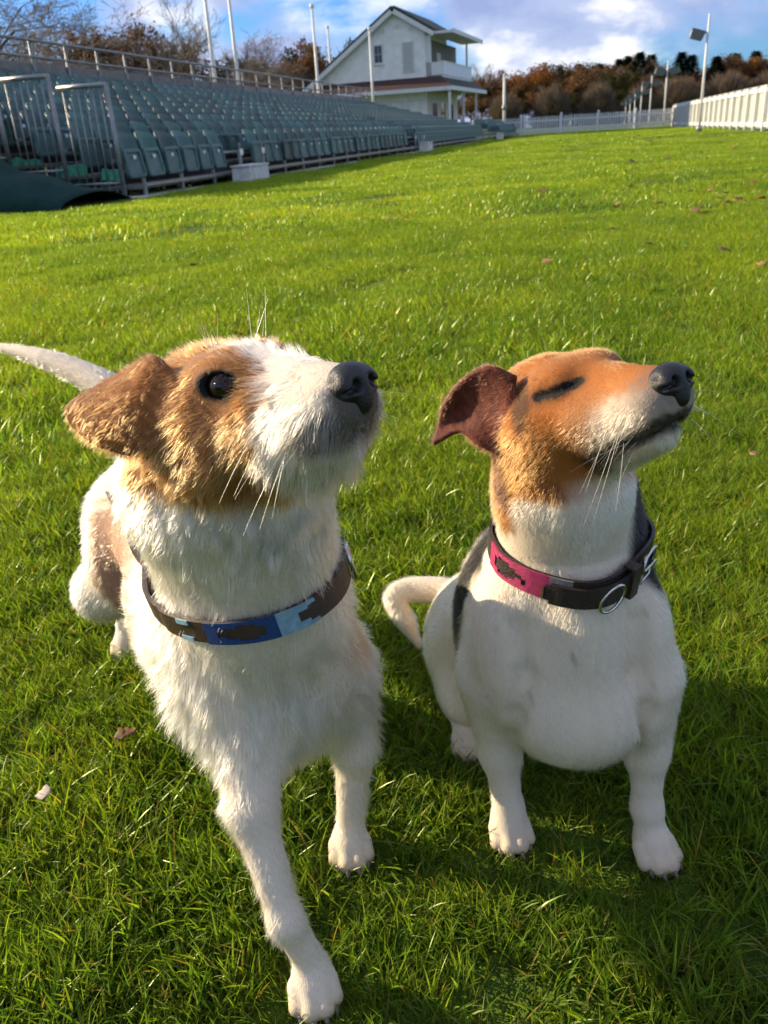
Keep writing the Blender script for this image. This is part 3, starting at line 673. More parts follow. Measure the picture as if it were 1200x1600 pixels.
def tips(b, lv=4): return [tuple(q) for p, q, ra, rb, l_ in b if l_ >= lv]
def leafy(k, mat, n=5200, size=.016): return (branch_mesh('trunk', BR[k], M_BARK, 0, 3, .0025), leaf_mesh('crown', tips(BR[k], 3), n, .022, size, mat, 50 + k))
BROWN = [leafy(0, M_LBROWN), leafy(1, M_LBROWN), leafy(2, M_LBROWN)]; RUST = [leafy(1, M_LRUST), leafy(2, M_LRUST)]; OLIVE = [leafy(0, M_LOLIVE)]
def shrub(seed):
    r = np.random.default_rng(seed); n = 5200
    d = nrm(np.stack([r.normal(size=n), r.normal(size=n), np.abs(r.normal(size=n)) + .15], 1)); R_ = (.78 + .22 * r.random(n)) * (1 + .07 * np.sin(d[:, 0] * 9 + d[:, 1] * 7))
    p = d * np.array((.46, .46, 1.0)) * R_[:, None]; st = p * r.uniform(.25, .85, (n, 1)) * np.array((.8, .8, 1)); st[:, 2] *= .9
    t = nrm(np.cross(d, r.normal(size=(n, 3)))) * .0055
    V = np.stack([st - t, st + t, p + r.normal(size=(n, 3)) * .02], 1).reshape(-1, 3); V[:, 2] = np.maximum(V[:, 2], 0.0)
    me = np_mesh('crown', V, np.arange(3 * n).reshape(n, 3), False); me.materials.append(M_LGREY)
    tb = MB()
    for k in range(7):
        a = k * .9; tb.tube([(0, 0, 0), (.10 * math.cos(a), .10 * math.sin(a), .35), (.24 * math.cos(a), .24 * math.sin(a), .75)], [.018, .012, .004], 5)
    return tb.mesh('trunk', M_BARK, True), me
SHRUB = [shrub(1), shrub(2)]
def conifer(seed):
    r = np.random.default_rng(seed); n = 3800; z = r.random(n) ** 1.25; a = r.uniform(0, 6.28, n); lay_ = (1 - z) * (.62 + .38 * np.abs(np.sin(z * 38 + a * .5)))
    q = r.random(n) ** .5; rad = .24 * lay_ * q + .008; p = np.stack([rad * np.cos(a), rad * np.sin(a), .12 + .88 * z - .10 * rad], 1)
    o = np.stack([np.cos(a), np.sin(a), r.normal(size=n) * .35 - .15], 1) * .035; t = np.stack([-np.sin(a), np.cos(a), np.zeros(n)], 1) * .010
    V = np.stack([p - t, p + t, p + o + r.normal(size=(n, 3)) * .008], 1).reshape(-1, 3)
    me = np_mesh('crown', V, np.arange(3 * n).reshape(n, 3), False); me.materials.append(M_LDARK)
    return MB().tube([(0, 0, 0), (0, 0, .97)], [.018, .003], 6).mesh('trunk', M_BARK, True), me
CONI = [conifer(1), conifer(2)]
KINDS = {'bare': (BARE, 'bare_tree'), 'brown': (BROWN, 'autumn_tree'), 'rust': (RUST, 'autumn_tree'), 'olive': (OLIVE, 'tree'), 'shrub': (SHRUB, 'shrub'), 'conifer': (CONI, 'conifer')}
tr = random.Random(21)
def plant(px, ytop, u, kind, label, wide=1.0, group=None):
    src, nm = KINDS[kind]; tk, cr = src[tr.randrange(len(src))]
    p = at_u(px, ytop, u); h = p[2]
    t = empty(nm, tuple(uwz(u, p[1])), tr.uniform(0, 6.28)); t.scale = (h * wide, h * wide, h)
    tag(t, label, 'shrub' if kind == 'shrub' else 'tree', group)
    link('trunk', tk, None, t); link('crown', cr, None, t)
gl_ = 'trees behind the grandstand'; gr_ = 'trees of the wood beyond the far fence'
for px, yt, u, k, wd, lb in (
        (14, -45, 52, 'bare', 1.1, 'tall bare tree at the left edge above the guard rail'), (62, -8, 58, 'bare', 1.2, 'bare grey tree second from the left edge'),
        (100, 20, 66, 'bare', 1.3, 'fine-twigged bare tree left of the russet trees'), (128, 28, 60, 'brown', 1.1, 'bushy brown-leaved tree left of its rust neighbour'), (172, 38, 64, 'rust', 1.0, 'rust-leaved tree between bare trees above the seats'),
        (205, 62, 74, 'brown', 1.2, 'low brown tree right of the rust tree'), (243, 58, 80, 'bare', 1.5, 'small bare tree between the brown trees and the tall bare one'), (278, -18, 52, 'bare', .95, 'tall slender bare tree left of the flag poles'),
        (318, 45, 70, 'bare', 1.4, 'pinkish bare tree behind the leftmost flag pole'), (352, 52, 78, 'bare', 1.4, 'bare tree between the two left flag poles'), (392, 55, 82, 'bare', 1.3, 'bare tree right of the second flag pole'),
        (424, 80, 96, 'olive', 1.2, 'small dark green tree in the gap left of the roof'), (452, 92, 110, 'conifer', 1.4, 'little dark conifer left of the sloping roof'), (478, 62, 88, 'brown', 1.1, 'round brown tree behind the ball-topped flag pole'),
        (512, 66, 92, 'brown', 1.1, 'brown tree just behind the roof slope'), (545, 74, 96, 'brown', 1.0, 'brown tree top hidden mostly by the roof'),
        (30, 70, 75, 'brown', 1.6, 'broad brown thicket at the far left behind the rail'), (300, 92, 90, 'olive', 1.8, 'olive thicket low behind the leftmost flag pole'), (385, 96, 95, 'olive', 1.8, 'olive thicket low right of the second flag pole'), (230, 92, 90, 'brown', 1.8, 'brown thicket low behind the rail'), (145, 82, 90, 'brown', 1.8, 'low brown thicket under the rust tree')):
    plant(px, yt, u, k, lb, wd, gl_)
for u, w, h, k, wd, lb in ((25, 23.5, 7.6, 'bare', 1.2, 'unseen bare tree beyond the left edge behind the grandstand, nearest the camera'), (32, 24.5, 8.2, 'bare', 1.2, 'unseen bare tree beyond the left edge behind the grandstand, second from the camera'), (39, 24.0, 7.8, 'bare', 1.2, 'bare twiggy tree at the far left behind the guard rail')):  # three trees added to shade the lawn, continuing the row; first two unseen
    src, nm = KINDS[k]; tk, cr = src[tr.randrange(len(src))]; t = empty(nm, tuple(uwz(u, w)), tr.uniform(0, 6.28)); t.scale = (h * wd, h * wd, h); tag(t, lb, 'tree', gl_); link('trunk', tk, None, t); link('crown', cr, None, t)
# the wood: back row, then front shrubs
wood = []
x = 735
while x < 1290:
    top = 104 - 6 * math.sin(x * .021) - (14 if x > 1130 else 0) - (x - 740) * .016 + tr.uniform(-5, 5)
    wood.append((x, top, 262 + tr.uniform(-8, 8), tr.choice(['brown', 'brown', 'brown', 'rust', 'olive', 'bare', 'bare']), 1.25)); x += 17
x = 742
while x < 1290: wood.append((x, 124 + tr.uniform(-6, 6) - (x - 740) * .02, 236 + tr.uniform(-5, 5), tr.choice(['brown', 'brown', 'olive', 'brown']), 1.5)); x += 26
x = 745
while x < 1290: wood.append((x, 150 + tr.uniform(-5, 5) - (x - 740) * .03, 224 + tr.uniform(-3, 3), tr.choice(['brown', 'olive']), 1.9)); x += 30
words = {'brown': 'brown-leaved', 'rust': 'rust-orange', 'olive': 'dull green', 'bare': 'bare grey'}
ORD = ['leftmost', 'second', 'third', 'fourth', 'fifth', 'sixth', 'seventh', 'eighth', 'ninth', 'tenth', 'eleventh', 'twelfth', 'thirteenth', 'fourteenth', 'fifteenth', 'sixteenth', 'seventeenth', 'eighteenth', 'nineteenth', 'twentieth', 'twenty-first', 'twenty-second']
seen_w = {}
for i, (x, y, u, k, wd) in enumerate(wood):
    row = 'on the skyline' if u > 250 else ('in the middle rank' if u > 229 else 'low at the front edge')
    n_ = seen_w.get((k, row), 0); seen_w[(k, row)] = n_ + 1
    plant(x, y, u, k, '%s tree %s of the far wood, %s from the left' % (words[k], row, ORD[n_]) if n_ else 'leftmost %s tree %s of the far wood' % (words[k], row), wd, 'far wood %s trees %s' % (k, row))
plant(838, 98, 240, 'rust', 'golden rounded tree standing out left in the far wood', 1.3, gr_)
for x, y, u, lb in ((1000, 82, 160, 'tallest dark conifer above the far wood'), (982, 88, 168, 'dark conifer left of the tallest one'), (1018, 86, 170, 'dark conifer right of the tallest one'), (1066, 82, 158, 'pointed dark conifer left of the tall floodlight post'), (1082, 86, 164, 'dark conifer just left of the tall floodlight'),
        (1121, 88, 160, 'dark conifer right of the tall floodlight post'), (1151, 84, 166, 'lone pointed conifer near the right edge'), (905, 100, 172, 'tiny conifer on the skyline left of centre'), (938, 100, 172, 'second tiny conifer on the skyline'), (968, 92, 166, 'dark conifer at the left end of the conifer clump'), (1182, 80, 168, 'dark conifer at the right edge of the picture')):
    plant(x, y, u * 1.6, 'conifer', lb, 2.3, gr_)
for x, y, wd, lb in ((862, 126, 1.35, 'dome-shaped grey-brown shrub left of its twin before the wood'), (936, 123, 1.35, 'dome-shaped grey-brown shrub right of its twin'), (1062, 112, 1.5, 'large grey-brown shrub beside the tall floodlight post'), (1140, 104, 1.6, 'largest grey-brown shrub near the right edge'), (790, 140, 1.4, 'grey-brown shrub behind the lone white pole'), (1000, 128, 1.3, 'grey-brown shrub behind the small floodlight posts'), (1210, 100, 1.6, 'grey-brown shrub cut by the right edge')):
    plant(x, y, 208, 'shrub', lb, wd, 'dome-shaped shrubs before the wood')
# ================================================================== dogs
class SDF:
    """one continuous body: tapered bones, ellipsoids and thin ear sheets blended smoothly, then meshed"""
    def __init__(s): s.p = []
    def cone(s, a, b, ra, rb, k=0.02, sub=False, **at):
        a = np.array(a, float); b = np.array(b, float)
        lo = np.minimum(a - ra, b - rb); hi = np.maximum(a + ra, b + rb)
        s.p.append(dict(t='c', a=a, b=b, ra=ra, rb=rb, k=k, sub=sub, lo=lo, hi=hi, flow=at.pop('flow', nrm(b - a)), **at))
    def ell(s, c, r, M=None, k=0.02, sub=False, **at):
        c = np.array(c, float); r = np.array(r, float); M = np.eye(3) if M is None else np.array(M, float)   # columns = axes
        e = np.sqrt(((M * r) ** 2).sum(1))
        s.p.append(dict(t='e', c=c, r=r, M=M, k=k, sub=sub, lo=c - e, hi=c + e, flow=at.pop('flow', np.array([0, 0.3, -1.0])), **at))
    def tri(s, A, B, C, r, k=0.0018, **at):
        A, B, C = (np.array(q, float) for q in (A, B, C))
        s.p.append(dict(t='t', A=A, B=B, C=C, r=r, k=k, sub=False, lo=np.minimum(np.minimum(A, B), C) - r, hi=np.maximum(np.maximum(A, B), C) + r,
                        flow=at.pop('flow', nrm(C - A)), **at))
    def sheet(s, G, r, k=.004, **at):
        G = np.array(G); tr_ = []
        for i in range(G.shape[0] - 1):
            for j in range(G.shape[1] - 1):
                tr_ += [(G[i, j], G[i + 1, j], G[i + 1, j + 1]), (G[i, j], G[i + 1, j + 1], G[i, j + 1])]
        s.p.append(dict(t='s', tris=tr_, r=r, k=k, sub=False, lo=G.reshape(-1, 3).min(0) - r, hi=G.reshape(-1, 3).max(0) + r, flow=nrm(G[-1].mean(0) - G[0].mean(0)), **at))
    @staticmethod
    def dist(q, P):
        if q['t'] == 's':
            d = np.full(len(P), .05)
            for A, B, C in q['tris']:
                lo = np.minimum(np.minimum(A, B), C) - .012; hi = np.maximum(np.maximum(A, B), C) + .012
                m = np.nonzero(((P > lo) & (P < hi)).all(1))[0]
                if len(m): d[m] = np.minimum(d[m], SDF.dist(dict(t='t', A=A, B=B, C=C, r=q['r']), P[m]))
            return d
        if q['t'] == 'c':
            pa = P - q['a']; ba = q['b'] - q['a']; l2 = ba @ ba
            h = np.clip((pa @ ba) / l2, 0, 1)
            return np.linalg.norm(pa - h[:, None] * ba, axis=1) - (q['ra'] + (q['rb'] - q['ra']) * h)
        if q['t'] == 'e':
            l = (P - q['c']) @ q['M']
            k0 = np.linalg.norm(l / q['r'], axis=1); k1 = np.linalg.norm(l / q['r'] ** 2, axis=1)
            return k0 * (k0 - 1) / np.maximum(k1, 1e-6)
        A, B, C = q['A'], q['B'], q['C']
        ba, cb, ac = B - A, C - B, A - C; n = np.cross(ba, ac)
        pa, pb, pc = P - A, P - B, P - C
        def ed(e, p): 
            h = np.clip((p @ e) / (e @ e), 0, 1); d = p - h[:, None] * e; return (d * d).sum(1)
        ins = (np.sign(pa @ np.cross(ba, n)) + np.sign(pb @ np.cross(cb, n)) + np.sign(pc @ np.cross(ac, n))) < 2.0
        d2 = np.where(ins, np.minimum(np.minimum(ed(ba, pa), ed(cb, pb)), ed(ac, pc)), (pa @ n) ** 2 / (n @ n))
        return np.sqrt(d2) - q['r']
    @staticmethod
    def comb(d, e, q):
        k = q['k']
        if q['sub']:
            e = -e; h = np.maximum(k - np.abs(d - e), 0) / k; return np.maximum(d, e) + h * h * k * 0.25
        h = np.maximum(k - np.abs(d - e), 0) / k; return np.minimum(d, e) - h * h * k * 0.25
    def ev(s, P):
        d = np.full(len(P), 0.05)
        for q in s.p:
            m = np.all((P > q['lo'] - 0.024) & (P < q['hi'] + 0.024), axis=1)
            if m.any(): d[m] = s.comb(d[m], s.dist(q, P[m]), q)
        return d
    def grad(s, P, e=0.0006):
        g = np.zeros_like(P)
        for o in ((1, -1, -1), (-1, -1, 1), (-1, 1, -1), (1, 1, 1)):
            o = np.array(o, float); g += o * s.ev(P + o * e)[:, None]
        return nrm(g)
    def mesh(s, h):
        lo = np.min([q['lo'] for q in s.p if not q['sub']], 0) - 3 * h; hi = np.max([q['hi'] for q in s.p if not q['sub']], 0) + 3 * h
        n = np.ceil((hi - lo) / h).astype(int) + 1
        D = np.full(n, 0.05, np.float32)
        for q in s.p:
            i0 = np.maximum(((q['lo'] - 0.022 - lo) / h).astype(int), 0); i1 = np.minimum(((q['hi'] + 0.022 - lo) / h).astype(int) + 2, n)
            ax = [lo[a] + h * np.arange(i0[a], i1[a]) for a in range(3)]
            X, Y, Z = np.meshgrid(*ax, indexing='ij')
            sl = tuple(slice(i0[a], i1[a]) for a in range(3))
            sub = D[sl]; cur = sub.ravel().astype(np.float64)
            P = np.stack([X.ravel(), Y.ravel(), Z.ravel()], 1)
            D[sl] = s.comb(cur, s.dist(q, P), q).reshape(sub.shape)
        # naive surface nets
        c = [D[i:n[0] - 1 + i, j:n[1] - 1 + j, k:n[2] - 1 + k] for i in (0, 1) for j in (0, 1) for k in (0, 1)]
        mn = np.minimum.reduce(c); mx = np.maximum.reduce(c)
        act = (mn < 0) & (mx >= 0)
        idx = np.argwhere(act); ID = np.full(act.shape, -1, np.int64); ID[act] = np.arange(len(idx))
        V = np.stack([q[act] for q in c], 1).astype(np.float64)
        off = np.array([(i, j, k) for i in (0, 1) for j in (0, 1) for k in (0, 1)], float)
        acc = np.zeros((len(idx), 3)); cnt = np.zeros(len(idx))
        for a in range(8):
            for b in range(a + 1, 8):
                if np.abs(off[a] - off[b]).sum() == 1:
                    m = (V[:, a] < 0) != (V[:, b] < 0); t = V[m, a] / (V[m, a] - V[m, b])
                    acc[m] += off[a] + t[:, None] * (off[b] - off[a]); cnt[m] += 1
        P = lo + h * (idx + acc / cnt[:, None])
        faces = []
        for ax in range(3):
            b_, c_ = [(1, 2), (2, 0), (0, 1)][ax]
            s0 = [slice(1, n[a] - 1) for a in range(3)]; s1 = list(s0); s0[ax] = slice(0, n[ax] - 1); s1[ax] = slice(1, n[ax])
            A = D[tuple(s0)] < 0; B = D[tuple(s1)] < 0
            for flip, m in ((False, A & ~B), (True, ~A & B)):
                e = np.argwhere(m)
                for a in range(3):
                    if a != ax: e[:, a] += 1
                def cell(db, dc):
                    q = e.copy(); q[:, b_] += db; q[:, c_] += dc; return ID[q[:, 0], q[:, 1], q[:, 2]]
                quad = np.stack([cell(-1, -1), cell(0, -1), cell(0, 0), cell(-1, 0)], 1)
                faces.append(quad[:, ::-1] if flip else quad)
        Fq = np.concatenate(faces)
        for _ in range(2):
            d = s.ev(P); g = s.grad(P); P = P - g * np.clip(d, -h, h)[:, None] * 0.8
        return P, Fq
    def weights(s, P, sig=0.012):
        W = []
        for q in s.p:
            if q['sub'] or q.get('noflow'): continue
            d = np.full(len(P), 0.2); m = np.all((P > q['lo'] - 0.05) & (P < q['hi'] + 0.05), axis=1)
            if m.any(): d[m] = s.dist(q, P[m])
            W.append((q, np.exp(-np.clip(d, 0, 1) / sig)))
        return W

# ---- hair and skin materials
def fur_mat(name, rough=0.38):
    m = bpy.data.materials.new(name); m.use_nodes = True; nt = m.node_tree; nt.nodes.clear()
    at = N(nt, 'ShaderNodeAttribute', attribute_name='hcol')
    h = N(nt, 'ShaderNodeBsdfHairPrincipled'); h.parametrization = 'COLOR'
    h.inputs['Roughness'].default_value = rough; h.inputs['Radial Roughness'].default_value = 0.55
    h.inputs['Random Roughness'].default_value = 0.2
    L(nt, at.outputs['Color'], h.inputs['Color'])
    o = N(nt, 'ShaderNodeOutputMaterial'); L(nt, h.outputs[0], o.inputs[0]); return m
def skin_mat(name):
    m = bpy.data.materials.new(name); m.use_nodes = True; nt = m.node_tree; b = nt.nodes['Principled BSDF']
    at = N(nt, 'ShaderNodeAttribute', attribute_name='scol'); L(nt, at.outputs['Color'], b.inputs['Base Color'])
    b.inputs['Roughness'].default_value = 0.7; b.inputs['Specular IOR Level'].default_value = 0.2
    t = N(nt, 'ShaderNodeTexCoord'); n = N(nt, 'ShaderNodeTexNoise', i_Scale=900.0, i_Detail=2.0); L(nt, t.outputs['Object'], n.inputs['Vector'])
    bp = N(nt, 'ShaderNodeBump', i_Strength=0.5, i_Distance=0.001); L(nt, n.outputs[0], bp.inputs['Height']); L(nt, bp.outputs[0], b.inputs['Normal'])
    return m
M_FUR = fur_mat('fur'); M_SKIN = skin_mat('skin')
M_NOSE = material('nose_leather', (0.006, 0.0055, 0.006), 0.38, noise=0.3, noise_scale=300, bump=0.28, bump_scale=1100, spec=0.55)
M_NOSTRIL = material('nostril', (0.003, 0.003, 0.003), 0.9, spec=0.1)
M_EYE = material('eye_glossy', (0.022, 0.009, 0.004), 0.10, spec=0.35, coat=0.0)
M_CLAW = material('claw', (0.16, 0.13, 0.10), 0.4)

def head_frame(pos, fwd, left, up, s):
    R = np.stack([fwd, left, up], 1); u_, _, v_ = np.linalg.svd(R); R = u_ @ v_
    pos = np.array(pos)
    return dict(R=R, s=s, pos=pos, w=lambda p: pos + s * (R @ np.array(p, float)), l=lambda P: ((P - pos) @ R) / s, d=lambda v: R @ np.array(v, float))

def add_head(S, Hd, P):
    """terrier head in its own frame: x to the nose, y to its left, z up"""
    w, s, R = Hd['w'], Hd['s'], Hd['R']
    fl = lambda v: Hd['d'](v)
    S.ell(w((-.036, 0, .003 + P.get('dz', 0))), np.array((.052, .040, .034)) * s, R, .02, flow=fl((-1, 0, 0.1)), ln=P['skull'])
    for y in (-1, 1):
        S.ell(w((-.024, y * .024, -.014)), np.array((.038, .022, .030)) * s, R, .018, flow=fl((-.75, y * .1, -.6)), ln=P['cheek'])
        S.ell(w((.000, y * .0185, .0185 + P.get('dz', 0) * .6)), np.array((.018, .014, .0105)) * s, R, .012, flow=fl((-.3, y * .7, .5)), ln=P['brow'])
        S.cone(w((.022, y * .011, -.022)), w((.067, y * .0085, -.0125)), .0185 * s, .0130 * s, .012, flow=fl((-.55, y * .1, -.8)), ln=P['lip'])
        S.ell(w((.014, y * .020, -.010)), np.array((.022, .013, .014)) * s, R, .012, flow=fl((-.8, y * .1, -.6)), ln=P['lip2'])
    S.cone(w((.006, 0, .004)), w((.074, 0, -.0065)), .0235 * s, .0145 * s, .016, flow=fl((-1, 0, .12)), ln=P['bridge'])
    S.cone(w((-.020, 0, -.042)), w((.061, 0, -.0305)), .0185 * s, .0110 * s, .010, flow=fl((-.5, 0, -.8)), ln=P['chin'])
    # mouth crease
    for y in (-1, 1):
        S.cone(w((.081, y * .002, -.0235)), w((.050, y * .0195, -.0305)), .0016 * s, .0024 * s, .003, sub=True)
        S.cone(w((.050, y * .0195, -.0305)), w((.016, y * .0260, -.0420)), .0024 * s, .0018 * s, .003, sub=True)

def refine(G, m):
    """Catmull-Rom refinement of a control grid in both directions"""
    G = np.array(G, float)
    for ax in (0, 1):
        Q = np.moveaxis(G, ax, 0); n = len(Q); E = np.concatenate([2 * Q[:1] - Q[1:2], Q, 2 * Q[-1:] - Q[-2:-1]]); out = []
        for t in np.linspace(0, n - 1, (n - 1) * m + 1):
            i = min(int(t), n - 2); f = t - i; a, b, c, e = E[i], E[i + 1], E[i + 2], E[i + 3]
            out.append(.5 * (2 * b + (c - a) * f + (2 * a - 5 * b + 4 * c - e) * f * f + (3 * b - a - 3 * c + e) * f ** 3))
        G = np.moveaxis(np.array(out), 0, ax)
    return G
def on_surface(S, P, it=12):
    P = np.array(P, float).reshape(-1, 3)
    for _ in range(it): P = P - S.grad(P) * S.ev(P)[:, None] * .8
    return P
def sheet(S, G, r, **at):
    S.sheet(refine(G, 3), r, **at)
def tube_line(S, pts, r, ln, m=4):
    P = np.array(pts, float); E = np.concatenate([2 * P[:1] - P[1:2], P, 2 * P[-1:] - P[-2:-1]]); out = []; rr = []
    for t in np.linspace(0, len(P) - 1, (len(P) - 1) * m + 1):
        i = min(int(t), len(P) - 2); f = t - i; a, b, c, e = E[i], E[i + 1], E[i + 2], E[i + 3]
        out.append(.5 * (2 * b + (c - a) * f + (2 * a - 5 * b + 4 * c - e) * f * f + (3 * b - a - 3 * c + e) * f ** 3)); rr.append(r[i] + (r[i + 1] - r[i]) * f)
    for i in range(len(out) - 1): S.cone(out[i], out[i + 1], rr[i], rr[i + 1], .015 if i < 1 else .0001, ln=ln)
def pxgrid(rows): return [[at_y(*q) for q in r] for r in rows]
def mirror(G, Hd):
    return [[Hd['w'](Hd['l'](np.array(q)[None])[0] * np.array((1, -1, 1))) for q in r] for r in G]

def paw(S, p, d, s=1.0, ln=.0045):
    """paw on the ground at p pointing along d: pad and four toes"""
    d = np.array([d[0], d[1], 0.0]); d = d / np.linalg.norm(d); n = np.array([-d[1], d[0], 0]); p = np.array(p, float)
    up = np.array([0, 0, 1.0])
    M = np.stack([d, n, up], 1)
    S.ell(p + up * .017 * s - d * .004, np.array((.022, .0205, .017)) * s, M, .012, flow=d, ln=ln)
    for k, (o, f, r) in enumerate(((-.0165, .010, .0088), (-.0062, .0185, .0098), (.0062, .0185, .0098), (.0165, .010, .0088))):
        S.cone(p + n * o * s + d * (f - .014) * s + up * .019 * s, p + n * (o * 1.04) * s + d * (f + .001) * s + up * .0105 * s, r * .92 * s, r * 1.04 * s, .0022, flow=d, ln=ln * .55)
    return [(p + n * o * s + d * (f + .0095) * s + up * .010 * s, d) for o, f in ((-.017, .010), (-.0062, .0185), (.0062, .0185), (.017, .010))]

def claws(parent, tips):
    for p, d in tips:
        q = np.array(p); a = np.array(d)
        MB().tube([q - a * .004, q + a * .003 + np.array((0, 0, -.001)), q + a * .0065 + np.array((0, 0, -.0045))], [.0026, .0021, .0006], 8).build('claw', M_CLAW, parent, smooth=True)

def make_fur(name, parent, P, Fq, Nv, S, colour, params, count, seed, rad):
    """hairs rooted on the body, following its flow; thing > fur"""
    r = np.random.default_rng(seed)
    T = np.concatenate([Fq[:, [0, 1, 2]], Fq[:, [0, 2, 3]]])
    A, B, C = P[T[:, 0]], P[T[:, 1]], P[T[:, 2]]
    area = np.linalg.norm(np.cross(B - A, C - A), axis=1)
    cen = (A + B + C) / 3
    pr = area * params['density'](cen); pr /= pr.sum()
    t = r.choice(len(T), count, p=pr)
    u, v = r.random(count), r.random(count); m = u + v > 1; u[m] = 1 - u[m]; v[m] = 1 - v[m]
    R0 = A[t] + u[:, None] * (B[t] - A[t]) + v[:, None] * (C[t] - A[t])
    NN = nrm(Nv[T[t, 0]] * (1 - u - v)[:, None] + Nv[T[t, 1]] * u[:, None] + Nv[T[t, 2]] * v[:, None])
    flow = np.zeros((count, 3)); ln = np.zeros(count); tw = np.zeros(count)
    for q, w in S.weights(R0):
        flow += w[:, None] * q['flow']; ln += w * q.get('ln', .008); tw += w
    ln /= tw; flow = nrm(flow)
    lift = np.full(count, params['lift']); grav = np.full(count, params['grav'])
    flow, ln, lift, grav, keep = params['adjust'](R0, NN, flow, ln, lift, grav)
    tang = nrm(flow - NN * (flow * NN).sum(1)[:, None])
    wav = vnoise(R0, params['nf'], seed + 1) * params['nz']
    d = nrm(tang * (1 - lift)[:, None] + NN * lift[:, None] + wav + r.normal(size=(count, 3)) * params['rnd'])
    ln = ln * r.uniform(.65, 1.2, count)
    # clumps: neighbouring tips lean together
    jit = R0 + vnoise(R0, 180, seed + 2) * .0034 + vnoise(R0, 520, seed + 7) * .0016 + r.normal(size=R0.shape) * .0007
    cell = np.floor(jit / params['clump']).astype(np.int64)
    nq = np.round(NN * 1.2).astype(np.int64); hsh = ((nq[:, 0] + 2) * 9176 + (nq[:, 1] + 2) * 31337 + (nq[:, 2] + 2) * 71993) ^ (cell[:, 0] * 73856093) ^ (cell[:, 1] * 19349663) ^ (cell[:, 2] * 83492791)
    _, inv = np.unique(hsh, return_inverse=True)
    nc = inv.max() + 1; cnt = np.bincount(inv, minlength=nc)[:, None]
    cc = np.stack([np.bincount(inv, R0[:, i], nc) for i in range(3)], 1) / cnt
    cd = nrm(np.stack([np.bincount(inv, d[:, i], nc) for i in range(3)], 1)) + r.normal(size=(nc, 3)) * params['cnz']
    npt = 5
    pts = np.empty((count, npt, 3)); pts[:, 0] = R0 - NN * .0008
    cur = d.copy(); seg = (ln / (npt - 1))[:, None]
    for i in range(1, npt):
        cur = nrm(cur + np.array([0, 0, -1.0]) * (grav / (npt - 1))[:, None] + tang * (params['lay'] / (npt - 1)) + r.normal(size=(count, 3)) * params['curl'])
        pts[:, i] = pts[:, i - 1] + cur * seg
        f = params['cl'] * (i / (npt - 1)) ** 1.3
        target = cc[inv] + nrm(cd[inv]) * (seg * i)
        tgt = target + (R0 - cc[inv]) * .35
        pts[:, i] = pts[:, i] * (1 - f * .5) + tgt * (f * .5)
    c = colour(R0, NN, r)
    c = np.clip(c * r.uniform(.78, 1.12, (count, 1)), 0, .92)
    pts, c, ln = pts[keep], c[keep], ln[keep]; n = len(pts)
    hc = bpy.data.hair_curves.new(name); hc.add_curves([npt] * n)
    hc.points.foreach_set('position', pts.astype(np.float32).ravel())
    rr = rad * np.linspace(1, .12, npt)[None, :] * r.uniform(.7, 1.25, (n, 1)) * np.clip(ln / .012, .75, 1.3)[:, None]
    at = hc.attributes.get('radius') or hc.attributes.new('radius', 'FLOAT', 'POINT')
    at.data.foreach_set('value', rr.astype(np.float32).ravel())
    ca = hc.attributes.new('hcol', 'FLOAT_COLOR', 'CURVE')
    ca.data.foreach_set('color', np.concatenate([c, np.ones((n, 1))], 1).astype(np.float32).ravel())
    hc.materials.append(M_FUR)
    o = bpy.data.objects.new(name, hc); col.objects.link(o); o.parent = parent; o['kind'] = 'stuff'
    return o

def whiskers(name, parent, hairs, colr, rad=.00014):
    """hairs: list of point lists"""
    hc = bpy.data.hair_curves.new(name); hc.add_curves([len(h) for h in hairs])
    hc.points.foreach_set('position', np.concatenate([np.array(h, np.float32) for h in hairs]).ravel())
    at = hc.attributes.get('radius') or hc.attributes.new('radius', 'FLOAT', 'POINT')
    at.data.foreach_set('value', np.concatenate([rad * np.linspace(1, .25, len(h)) for h in hairs]).astype(np.float32))
    ca = hc.attributes.new('hcol', 'FLOAT_COLOR', 'CURVE')
    ca.data.foreach_set('color', np.tile(np.array([*colr, 1], np.float32), len(hairs)))
    hc.materials.append(M_FUR)
    o = bpy.data.objects.new(name, hc); col.objects.link(o); o.parent = parent; o['kind'] = 'stuff'; return o

def nose_part(parent, Hd):
    w, s, R = Hd['w'], Hd['s'], Hd['R']
    S = SDF(); a = np.array
    S.ell(w((.0815, 0, .0005)), a((.0112, .0122, .0098)) * s, R, .004)
    S.ell(w((.086, 0, -.0085)), a((.0065, .0060, .0085)) * s, R, .006)
    for y in (-1, 1):
        S.ell(w((.0830, y * .0076, -.0015)), a((.0090, .0060, .0070)) * s, R, .004)
        S.ell(w((.0928, y * .0052, -.0012)), a((.0052, .0025, .0033)) * s, R, .0022, sub=True)
        S.cone(w((.090, y * .0085, -.003)), w((.0865, y * .0140, -.0040)), .0013 * s, .0007 * s, .002, sub=True)
    S.cone(w((.097, 0, .002)), w((.094, 0, -.018)), .0009 * s, .0009 * s, .002, sub=True)
    P, Fq = S.mesh(.0009)
    return link('nose', np_mesh('nose', P, Fq), M_NOSE, parent)

M_PUPIL = material('pupil', (.002, .002, .002), .08, spec=.5)
def eye_part(parent, c, r, M=M_EYE, look=None):
    mb = MB().ball(c, r, 24, 16); o = mb.build('eye', M, parent, smooth=True)
    if look is not None: MB().ball(np.array(c) + np.array(look) * .0060, .0044, 20, 12).build('pupil', M_PUPIL, o, smooth=True)
    return o

